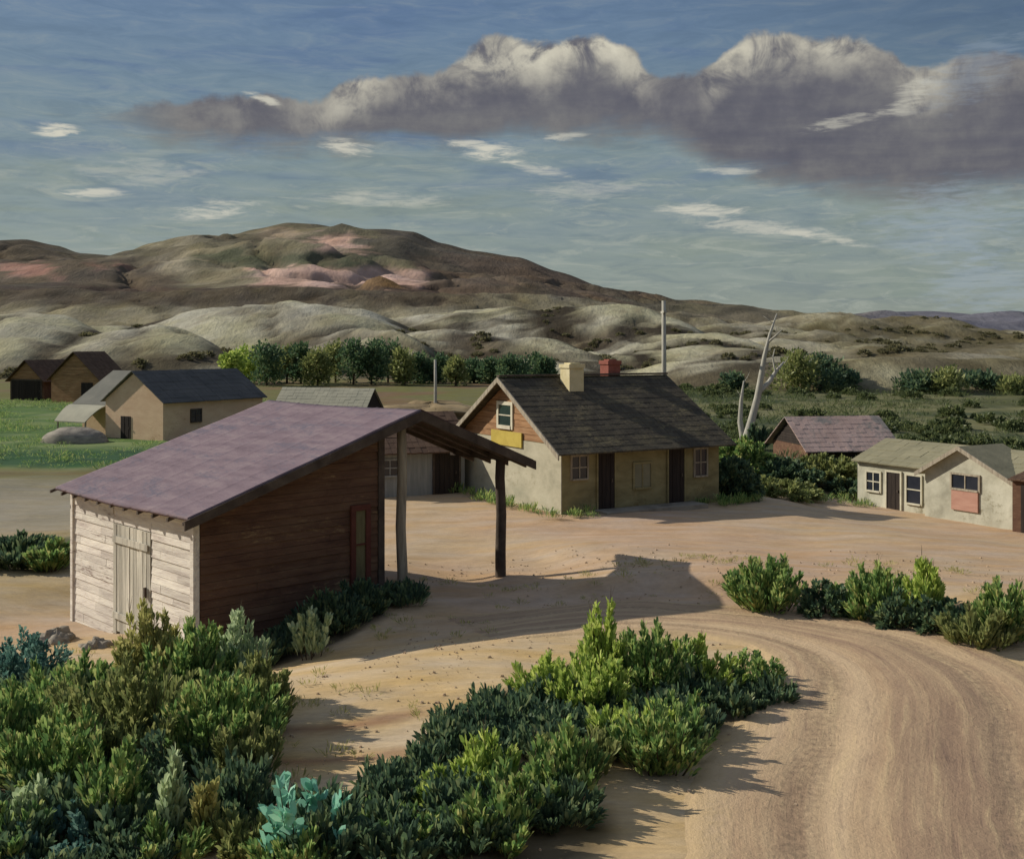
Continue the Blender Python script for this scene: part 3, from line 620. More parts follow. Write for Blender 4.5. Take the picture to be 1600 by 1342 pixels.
    bm = MB(); bm.box(8.44, 8.6, -0.25, 2.0, 2.68, 2.84); bm.build('beam', 'dark_timber', root)
    bm = MB(); bm.box(5.25, 5.4, -0.25, 2.0, 3.68, 3.84); bm.build('beam', 'dark_timber', root)
    for x, y, r0, m, zt in ((5.32, 0.1, 0.125, 'weathered_post', 3.68), (8.52, 0.1, 0.135, 'dark_timber', 2.68), (5.32, 1.85, 0.12, 'weathered_post', 3.68)):
        p = MB(); k = 9; pts = []; 
        for i in range(k): pts.append((x + 0.02 * math.sin(i * 1.3 + x), y + 0.015 * math.cos(i * 1.7), -1.0 + (zt + 1.0) * i / (k - 1)))
        p.tube(pts, [r0 * (1.08 - 0.16 * i / (k - 1)) for i in range(k)], 10); po = p.build('post', m, root, True)
        if m == 'dark_timber' and y < 1: po['label'] = 'dark corner post of the carport'
build_shed()

# ---------------------------------------------------------------- the house
def build_house():
    root = empty('farmhouse', (1.66, 36.5, 0), (0.867, 0.5))
    tag(root, 'long ochre cottage with a grey shingle roof, two chimneys and two dark doorways', 'house')
    X, Y, E, R = 6.75, 7.2, 2.28, 4.42
    w, _ = gable_shell(root, 0, X, 0, Y, -0.5, E, R, 'x', 'ochre_wall', 'slate_shingles', 0.5, 0.42, gablem='orange_boards', courses=15)
    p = MB(); p.box(-0.035, -0.003, 0.0, Y, -0.5, E - 0.02); tag(p.build('end_wall', 'plaster', root), 'pale plastered end wall', None)
    c = MB()
    for k in (0, 1):
        y0, y1 = (-0.5, Y / 2) if k == 0 else (Y + 0.5, Y / 2); s = (R - E) / (Y / 2); z0 = E - s * 0.5
        for q in (-0.47,):
            c.hexa([(q, y0, z0 - 0.14), (q + 0.045, y0, z0 - 0.14), (q + 0.045, y1 + (-.002 if k else .002) * -1, R - 0.14), (q, y1, R - 0.14), (q, y0, z0 + 0.05), (q + 0.045, y0, z0 + 0.05), (q + 0.045, y1, R + 0.05), (q, y1, R + 0.05)])
    c.build('barge_board', 'cream_paint' if False else 'weathered_post', root)
    rd = MB(); rd.box(-0.42, X + 0.42, Y / 2 - 0.09, Y / 2 + 0.09, R + 0.055, R + 0.12); rd.build('ridge_cap', 'dark_timber', root)
    FO, FU, FN = (0, 0, 0), (1, 0, 0), (0, -1, 0)
    opening(root, 'window', FO, FU, FN, 0.38, 0.98, 1.15, 1.88, 'dark_glass', 'weathered_post', 0.06)
    opening(root, 'door', FO, FU, FN, 1.42, 2.1, -0.03, 2.0, 'dark_door', 'ochre_wall', 0.06, planks=True)
    opening(root, 'window', FO, FU, FN, 2.95, 3.65, 0.7, 1.5, 'moss_roofing', 'ochre_wall', 0.07, (1, 0))
    opening(root, 'door', FO, FU, FN, 4.42, 5.12, -0.03, 2.02, 'dark_door', 'ochre_wall', 0.06, planks=True)
    opening(root, 'window', FO, FU, FN, 5.62, 6.15, 0.95, 1.88, 'dark_glass', 'weathered_post', 0.06)
    opening(root, 'window', (-0.02, 0, 0), (0, 1, 0), (-1, 0, 0), 3.3, 4.2, 2.72, 3.45, 'green_glass', 'cream_paint', 0.13, (0, 1))
    ch = MB()
    def chim(x, y, s, zb, zt, m):
        c = MB(); c.box(x, x + s, y, y + s, zb, zt - 0.14); c.box(x - 0.04, x + s + 0.04, y - 0.04, y + s + 0.04, zt - 0.14, zt); c.box(x + 0.1, x + s - 0.1, y + 0.1, y + s - 0.1, zt, zt + 0.05)
        return c.build('chimney', m, root)
    chim(2.05, 2.7, 0.62, 3.6, 4.92, 'chimney_plaster')['label'] = 'cream plastered chimney'
    chim(4.5, 3.75, 0.55, 3.8, 5.02, 'chimney_brick')['label'] = 'red brick chimney'
    st = MB(); st.box(1.2, 5.5, -0.9, -0.06, -0.5, 0.06); st.build('doorstep', 'stone', root)
    s = MB(); s.box(-0.1, -0.045, 2.5, 4.7, 2.0, 2.52); so = s.build('sign_board', 'yellow_sign', root); tag(so, 'yellow signboard under the gable window', None)
build_house()

def frame_building(name, label, cat, px, Y, ax, W_, D_, zb, eave, ridge, axis, wallm, roofm, roof2=None, oh=0.3, og=0.3, group=None, gz0=None, gablem=None):
    x = W(px, Y); root = empty(name, (x, Y, gz(x, Y) if gz0 is None else gz0), ax); tag(root, label, cat, group)
    gable_shell(root, 0, W_, 0, D_, zb, eave, ridge, axis, wallm, roofm, oh, og, roof2=roof2, gablem=gablem)
    return root

# lean-to between the shed and the house
r = frame_building('storage_shed', 'low grey boarded shed with a dark brown roof between the carport and the cottage', 'shed', 575, 40.4, (0.93, 0.36), 3.75, 4.6, -0.5, 1.75, 2.95, 'x', 'grey_boards', 'brown_roofing', oh=0.35)
opening(r, 'door', (0, 0, 0), (1, 0, 0), (0, -1, 0), 2.55, 3.5, 0, 1.6, 'dark_door', 'dark_timber', 0.08, planks=True)
opening(r, 'window', (0, 0, 0), (1, 0, 0), (0, -1, 0), 0.55, 1.1, 0.8, 1.35, 'dark_glass', 'grey_boards', 0.06)

# tan barn with its wing
r = frame_building('tan_barn', 'tan gabled barn with a long charcoal roof and a grey roofed wing', 'barn', 165, 67, (0.87, -0.49), 4.9, 8.5, -0.4, 2.35, 4.05, 'y', 'tan_wall', 'grey_roofing', 'charcoal_roofing', oh=0.25, og=0.2)
opening(r, 'door', (0, 0, 0), (1, 0, 0), (0, -1, 0), 1.35, 2.2, -0.1, 1.35, 'dark_door', None, planks=True)
opening(r, 'window', (4.9, 0, 0), (0, 1, 0), (1, 0, 0), 2.2, 3.0, 1.0, 1.7, 'dark_glass', 'dark_timber', 0.07)
wg = MB(); wg.box(-3.2, -0.02, 0.9, 5.4, -0.4, 2.2); wg.build('wing_wall', 'tan_wall', r)
wg = MB()
for (a, b) in (((0.45, 1.95), (3.15, 4.0)), ((5.85, 1.95), (3.15, 4.0))):
    wg.slab([(-3.6, a[0], a[1]), (2.0, a[0], a[1]), (2.0, b[0], b[1]), (-3.0, b[0], b[1])] if a[0] < b[0] else [(-3.0, b[0], b[1]), (2.0, b[0], b[1]), (2.0, a[0], a[1]), (-3.6, a[0], a[1])], 0.09)
wg.hexa([(-3.15, 1.0, 2.2), (-3.05, 1.0, 2.2), (-3.05, 5.3, 2.2), (-3.15, 5.3, 2.2), (-3.0, 3.1, 3.9), (-2.9, 3.1, 3.9), (-2.9, 3.2, 3.9), (-3.0, 3.2, 3.9)])
wg.build('wing_roof', 'grey_roofing', r)
aw = MB(); k = 8
for i in range(k):
    f0, f1 = i / k, (i + 1) / k
    bow = lambda f: (0.42 - 1.5 * f, 1.93 - 0.95 * f ** 1.6)
    (y0, z0), (y1, z1) = bow(f0), bow(f1); aw.slab([(-3.7 + .4 * f1, y1, z1), (-0.3 - .25 * f1, y1, z1), (-0.3 - .25 * f0, y0, z0), (-3.7 + .4 * f0, y0, z0)], 0.06)
aw.build('awning', 'pale_roofing', r)
for x in (-3.2, -0.7):
    q = MB(); q.tube([(x, -0.95, -0.3), (x, -0.9, 1.05)], [0.06, 0.055], 8); q.build('awning_post', 'weathered_post', r)

r = frame_building('orange_barn', 'rust orange gabled barn standing behind the tan barn', 'barn', 80, 98, (0.93, -0.36), 5.4, 3.4, -0.5, 2.2, 4.5, 'y', 'orange_boards', 'brown_roofing', oh=0.3, og=0.3, gablem='orange_boards')
opening(r, 'door', (0, 0, 0), (1, 0, 0), (0, -1, 0), 3.4, 4.7, -0.1, 1.8, 'dark_door', None, planks=True)
r = frame_building('open_shed', 'small brown shed with a wide black opening beside the orange barn', 'shed', 16, 101, (0.95, -0.3), 3.7, 5.0, -0.5, 1.9, 3.6, 'y', 'brown_boards', 'brown_roofing', oh=0.3, og=0.35, gablem='orange_boards')
opening(r, 'door', (0, 0, 0), (1, 0, 0), (0, -1, 0), 0.25, 3.45, -0.2, 1.75, 'dark_door', 'dark_timber', 0.12, planks=True)  # dark plank panel stands in for the shade inside the opening
r = frame_building('long_shed', 'long low shed with a pale grey roof and dark gable end before the tree row', 'shed', 552, 74, (0.5, 0.867), 2.6, 6.2, -0.6, 1.25, 2.75, 'y', 'dark_door', 'pale_roofing', oh=0.25, og=0.15)
r.rotation_euler = (0, 0, math.atan2(-0.3, 0.95))
r.location.x -= 0.1
for ch in list(r.children): bpy.data.objects.remove(ch)
gable_shell(r, -5.9, 0.95, 0, 2.8, -0.6, 1.25, 2.6, 'x', 'dark_door', 'pale_roofing', 0.25, 0.12)
opening(r, 'door', (0, 0, 0), (1, 0, 0), (0, -1, 0), -3.6, -2.7, -0.1, 1.1, 'grey_boards', None, planks=True)

# pink roofed barn right of the dead tree
r = frame_building('pink_roofed_barn', 'low barn with a faded pink roof half hidden by the hedge', 'barn', 1262, 54, (0.985, 0.17), 4.6, 4.2, -0.4, 0.75, 2.05, 'x', 'brown_boards', 'pink_roofing', oh=0.45, og=0.3, gablem='dark_door')
opening(r, 'door', (0, 0, 0), (1, 0, 0), (0, -1, 0), 1.6, 2.6, -0.1, 0.6, 'dark_door', None, planks=True)

# the stucco cottage at the right
def build_cottage():
    p0 = Vector((W(1340, 44), 44)); p1 = Vector((W(1592, 37.8), 37.8)); d = (p1 - p0).normalized(); Lf = (p1 - p0).length
    root = empty('stucco_cottage', (p0.x, p0.y, -0.72), (d.x, d.y)); tag(root, 'small pale stucco cottage with a front gable and a broad shuttered window', 'cottage')
    E, R = 1.78, 2.5; G0, G1 = 3.55, Lf; GR = 2.72; gm = G0 + 1.62
    gable_shell(root, 0, Lf + 1.2, 0, 3.6, -0.4, E, R, 'x', 'pale_stucco', 'moss_roofing', 0.22, 0.15)
    # projecting front gable
    w = MB(); y = -0.35
    w.box(G0, G1, y, 0.0 - 0.003, -0.4, E - 0.05); w.hexa([(G0, y, E - .05), (G1, y, E - .05), (G1, y + 0.3, E - .05), (G0, y + 0.3, E - .05), (gm - .02, y, GR - .1), (gm + .02, y, GR - .1), (gm + .02, y + .3, GR - .1), (gm - .02, y + .3, GR - .1)])
    w.build('gable', 'pale_stucco', root)
    q = MB(); sL = (GR - E) / (gm - G0)
    q.slab([(G0 - 0.25, y - 0.25, E - 0.02 - .25 * sL), (gm, y - 0.25, GR), (gm, 1.9, GR), (G0 - 0.25, 1.9, E - 0.02 - .25 * sL)], 0.08)
    sR = (GR - E) / (G1 - gm); q.slab([(gm + .003, y - 0.25, GR), (G1 + 0.3, y - 0.25, E - .3 * sR), (G1 + 0.3, 1.9, E - .3 * sR), (gm + .003, 1.9, GR)], 0.08); q.build('gable_roof', 'moss_roofing', root)
    b = MB(); b.hexa([(G0 - .25, y - .29, E - .16 - .25 * sL), (G0 - .25, y - .252, E - .16 - .25 * sL), (gm, y - .252, GR - .14), (gm, y - .29, GR - .14), (G0 - .25, y - .29, E + .0 - .25 * sL), (G0 - .25, y - .252, E - .25 * sL), (gm, y - .252, GR + .02), (gm, y - .29, GR + .02)])
    b.hexa([(gm + .003, y - .29, GR - .14), (gm + .003, y - .252, GR - .14), (G1 + .3, y - .252, E - .16 - .3 * sR), (G1 + .3, y - .29, E - .16 - .3 * sR), (gm + .003, y - .29, GR + .02), (gm + .003, y - .252, GR + .02), (G1 + .3, y - .252, E - .3 * sR), (G1 + .3, y - .29, E - .3 * sR)]); b.build('barge_board', 'weathered_post', root)
    U, N = (1, 0, 0), (0, -1, 0)
    opening(root, 'window', (0, 0, 0), U, N, 0.5, 1.15, 0.62, 1.32, 'dark_glass', 'cream_paint', 0.07)
    opening(root, 'door', (0, 0, 0), U, N, 1.5, 2.15, 0.0, 1.42, 'dark_door', 'cream_paint', 0.07, planks=True)
    opening(root, 'window', (0, 0, 0), U, N, 2.45, 3.1, 0.35, 1.38, 'dark_glass', 'cream_paint', 0.06, (0, 1))
    s = MB(); s.box(4.75, 5.85, y - 0.07, y - 0.004, 0.42, 1.18); 
    opening(root, 'window', (0, y, 0), U, N, 4.75, 5.85, 1.2, 1.68, 'dark_glass', 'weathered_post', 0.07, (1, 0)); s.build('shutter', 'pink_panel', root)
build_cottage()
r = frame_building('dark_outbuilding', 'dark brown plank outbuilding against the gable of the stucco cottage', 'shed', 1582, 37.2, (0.62, -0.78), 2.6, 3.0, -0.4, 1.75, 2.0, 'x', 'brown_boards', 'brown_roofing', oh=0.15, og=0.1)
opening(r, 'door', (0, 0, 0), (1, 0, 0), (0, -1, 0), 0.3, 1.1, 0, 1.6, 'dark_door', None, planks=True)

# poles
for name, lab, px, Y, top, rr in (('utility_pole', 'tall pale utility pole rising behind the cottage ridge', 1037, 62, 470, 0.15), ('fence_post', 'short pale post standing in front of the tree row', 680, 84, 562, 0.13)):
    x = W(px, Y); g0 = gz(x, Y); z1 = H - (top - HY) * Y / F; root = empty(name, (x, Y, g0)); tag(root, lab, 'pole')
    m = MB(); m.tube([(0, 0, -0.3), (0.02, 0, (z1 - g0) * 0.5), (0, 0, z1 - g0)], [rr, rr * 0.92, rr * 0.75], 9); m.build('shaft', 'bleached_wood', root, True)
    if px > 1000:
        m = MB(); m.box(-0.09, 0.09, -0.62, 0.62, z1 - g0 - 0.7, z1 - g0 - 0.58); m.build('cross_arm', 'bleached_wood', root)

# hay heap by the tan barn, rubble by the shed
def lump(name, label, cat, x, y, rx, ry, h, m, seed, rough=0.25):
    mb = MB(); n, k = 36, 12; rnd = random.Random(seed); g0 = gz(x, y)
    for i in range(k + 1):
        a = i / k * math.pi / 2
        for j in range(n):
            b = 2 * math.pi * j / n; e = 1 + rough * mnoise.fractal(Vector((math.cos(b) * 1.5 + seed, math.sin(b) * 1.5, i * 0.25)), 1, 2, 4)
            mb.v.append((rx * math.cos(a) * math.cos(b) * e, ry * math.cos(a) * math.sin(b) * e, h * math.sin(a) * e - 0.1))
    for i in range(k):
        for j in range(n): mb.f.append((i * n + j, i * n + (j + 1) % n, (i + 1) * n + (j + 1) % n, (i + 1) * n + j))
    o = mb.build(name, m, None, True); o.location = (x, y, g0); tag(o, label, cat)
    return o
lump('straw_heap', 'rounded grey straw heap on the grass beside the tan barn door', 'heap', W(116, 64), 64, 2.0, 1.2, 0.95, 'dry_straw', 3, 0.07)
lump('dry_mound', 'low bare earth mound between the long shed and the cottage', 'mound', W(672, 84), 84, 5.2, 4.0, 1.1, 'dry_earth', 9, 0.35)
rnd = random.Random(8)
for i, (px, Y, r_, lab) in enumerate(((88, 24.2, 0.42, 'largest grey fieldstone at the foot of the white shed wall'), (150, 23.2, 0.3, 'mid sized grey fieldstone under the white shed wall'), (55, 23.5, 0.24, 'small grey fieldstone farthest out from the white shed wall'))):
    lump('fieldstone', lab, 'stone', W(px, Y), Y, r_ * 1.2, r_ * 0.9, r_ * 0.8, 'stone', 20 + i, 0.5)

# ---------------------------------------------------------------- plants
leaf_mat('leaf_green', [S(56, 66, 36), S(54, 78, 44), S(84, 104, 56), S(112, 124, 72), S(126, 122, 78)])
leaf_mat('leaf_bright', [S(70, 88, 42), S(94, 110, 50), S(122, 132, 64), S(148, 152, 92)])
leaf_mat('leaf_dark', [S(38, 50, 40), S(46, 62, 48), S(62, 78, 54), S(90, 96, 66)])
leaf_mat('leaf_sage', [S(78, 92, 70), S(112, 124, 94), S(142, 150, 118)])
leaf_mat('leaf_teal', [S(70, 108, 92), S(92, 132, 114), S(118, 150, 130)])
leaf_mat('leaf_blue', [S(36, 58, 54), S(56, 82, 74), S(84, 104, 92)])
leaf_mat('leaf_yellow', [S(82, 86, 50), S(112, 110, 66), S(134, 128, 84)])
leaf_mat('leaf_meadow', [S(44, 52, 34), S(60, 68, 42), S(82, 86, 54)])
leaf_mat('leaf_grove', [S(36, 52, 40), S(48, 66, 46), S(62, 78, 52), S(80, 88, 58)])
leaf_mat('leaf_scrub', [S(52, 50, 36), S(72, 70, 50), S(92, 88, 62)])
leaf_mat('leaf_olive', [S(58, 66, 40), S(86, 92, 54), S(112, 112, 70)])

def leaves_mesh(name, P, D, L, Wd, material, parent, rg, droop=0.15):
    n = len(P); D = D / np.linalg.norm(D, axis=1, keepdims=True); R = rg.normal(size=(n, 3)); Sd = np.cross(D, R); Sd /= np.linalg.norm(Sd, axis=1, keepdims=True) + 1e-9
    Nn = np.cross(Sd, D); v = np.empty((n, 6, 3)); L = L[:, None]; Wd = Wd[:, None]
    v[:, 0] = P; v[:, 1] = P + D * L * 0.35 + Sd * Wd * 0.45 + Nn * Wd * 0.15; v[:, 2] = P + D * L * 0.7 + Sd * Wd * 0.36 + Nn * Wd * 0.12
    v[:, 3] = P + D * L; v[:, 3, 2] -= L[:, 0] * droop
    v[:, 4] = P + D * L * 0.7 - Sd * Wd * 0.36 + Nn * Wd * 0.12; v[:, 5] = P + D * L * 0.35 - Sd * Wd * 0.45 + Nn * Wd * 0.15
    vv = v.reshape(-1, 3); me = bpy.data.meshes.new(name); me.vertices.add(n * 6); me.vertices.foreach_set('co', vv.ravel().astype(np.float32))
    loops = (np.arange(n)[:, None] * 6 + np.arange(6)[None]).ravel().astype(np.int32)
    me.loops.add(n * 6); me.loops.foreach_set('vertex_index', loops); me.polygons.add(n)
    me.polygons.foreach_set('loop_start', (np.arange(n) * 6).astype(np.int32)); me.polygons.foreach_set('loop_total', np.full(n, 6, np.int32)); me.update(calc_edges=True); me.validate()
    me.materials.append(MATS[material]); o = bpy.data.objects.new(name, me); C.objects.link(o); o.parent = parent
    return o

def shrub_geo(kind, r, h, seed, ls=1.0):
    """tufts: each a stem with upright leaves; returns leaf arrays and stems"""
    rg = np.random.default_rng(seed); P, D, L, Wd, stems = [], [], [], [], []
    dens = {'spray': 40, 'round': 46, 'spear': 7, 'broad': 14, 'grass': 26}[kind]
    nt = max(4, int(dens * min(2.2, max(0.5, (r * h) / 0.7)))) if kind != 'spear' else dens
    for i in range(nt):
        a = rg.uniform(0, 6.283); q = math.sqrt(rg.uniform(0, 1))
        base = np.array((math.cos(a) * q * r * 0.5, math.sin(a) * q * r * 0.5, 0))
        if kind == 'round':
            lift = rg.uniform(0.1, 1.0); tip = np.array((math.cos(a) * r * math.sqrt(max(0.04, 1 - lift ** 2)), math.sin(a) * r * math.sqrt(max(0.04, 1 - lift ** 2)), h * lift)) * rg.uniform(0.72, 1.02)
            tip[2] = max(tip[2], 0.1 * h)
        elif kind == 'spear': tip = np.array((math.cos(a) * r * q, math.sin(a) * r * q, h * rg.uniform(0.6, 1.0) * (1 - 0.45 * q)))
        else:
            tip = np.array((math.cos(a) * r * q, math.sin(a) * r * q, h * (1 - 0.45 * q ** 1.5) * rg.uniform(0.45, 1.03)))
        stems.append((base, tip)); ax = tip - base; ln = np.linalg.norm(ax); ax = ax / ln
        nl = {'spray': 72, 'round': 58, 'spear': 60, 'broad': 16, 'grass': 12}[kind]; nl = int(nl * min(1.6, max(0.6, ln / 0.8)))
        s = rg.uniform(0.08 if kind != 'round' else 0.3, 1.0, nl) ** 0.85; rad = rg.normal(size=(nl, 3)); rad -= (rad @ ax)[:, None] * ax; rad /= np.linalg.norm(rad, axis=1, keepdims=True)
        bend = base[None] + ax[None] * (s * ln)[:, None] + np.array((0, 0, 1.0)) * (0.12 * ln * (s * (1 - s)))[:, None]
        wdt = {'spray': 0.085, 'round': 0.11, 'spear': 0.05, 'broad': 0.03, 'grass': 0.04}[kind] * (0.4 + h)
        P.append(bend + rad * (wdt * rg.uniform(0.1, 1, nl) * (1.1 - s * 0.9))[:, None])
        up = np.array((0, 0, 1.0)) * {'spray': 0.95, 'round': 0.25, 'spear': 0.9, 'broad': 0.2, 'grass': 0.7}[kind]
        D.append(ax[None] * 1.0 + rad * (0.95 if kind != 'broad' else 1.1) * rg.uniform(0.3, 1, nl)[:, None] + up)
        l0 = {'spray': 0.215, 'round': 0.16, 'spear': 0.24, 'broad': 0.27, 'grass': 0.26}[kind] * ls; L.append(l0 * rg.uniform(0.6, 1.25, nl) * (1.15 - 0.45 * s))
        w0 = {'spray': 0.044, 'round': 0.05, 'spear': 0.06, 'broad': 0.10, 'grass': 0.022}[kind] * ls; Wd.append(w0 * rg.uniform(0.7, 1.3, nl))
    return np.concatenate(P), np.concatenate(D), np.concatenate(L), np.concatenate(Wd), stems, rg

def shrub(name, label, cat, px, Y, top, wpx, material, kind='spray', seed=0, group=None, ls=1.0, base=0.0):
    x = W(px, Y); g0 = gz(x, Y) - 0.04; h = H - (top - HY) * Y / F - g0; r = wpx / 2 * Y / F
    root = empty(name, (x, Y, g0)); tag(root, label, cat, group)
    P, D, L, Wd, stems, rg = shrub_geo(kind, r, h, seed, ls)
    leaves_mesh('foliage', P, D, L, Wd, material, root, rg)
    m = MB()
    for b, t in stems: m.tube([tuple(b), tuple((b + t) / 2 + np.array((0, 0, 0.03))), tuple(t)], [0.014, 0.01, 0.004], 4)
    rt = random.Random(seed)
    if kind == 'spray' and Y < 30:
        for b, t in rt.sample(stems, min(9, len(stems))):
            e = t + (t - b) * rt.uniform(0.12, 0.3); e2 = e + np.array((rt.uniform(-.07, .07), rt.uniform(-.07, .07), 0.03)); q = t + (t - b) * 0.05
            m.tube([tuple(t), tuple(q), tuple(e)], [0.006, 0.005, 0.002], 4); m.tube([tuple(q), tuple((q + e2) / 2), tuple(e2)], [0.004, 0.003, 0.0015], 3)
    m.build('stem', 'bark', root)
    return root

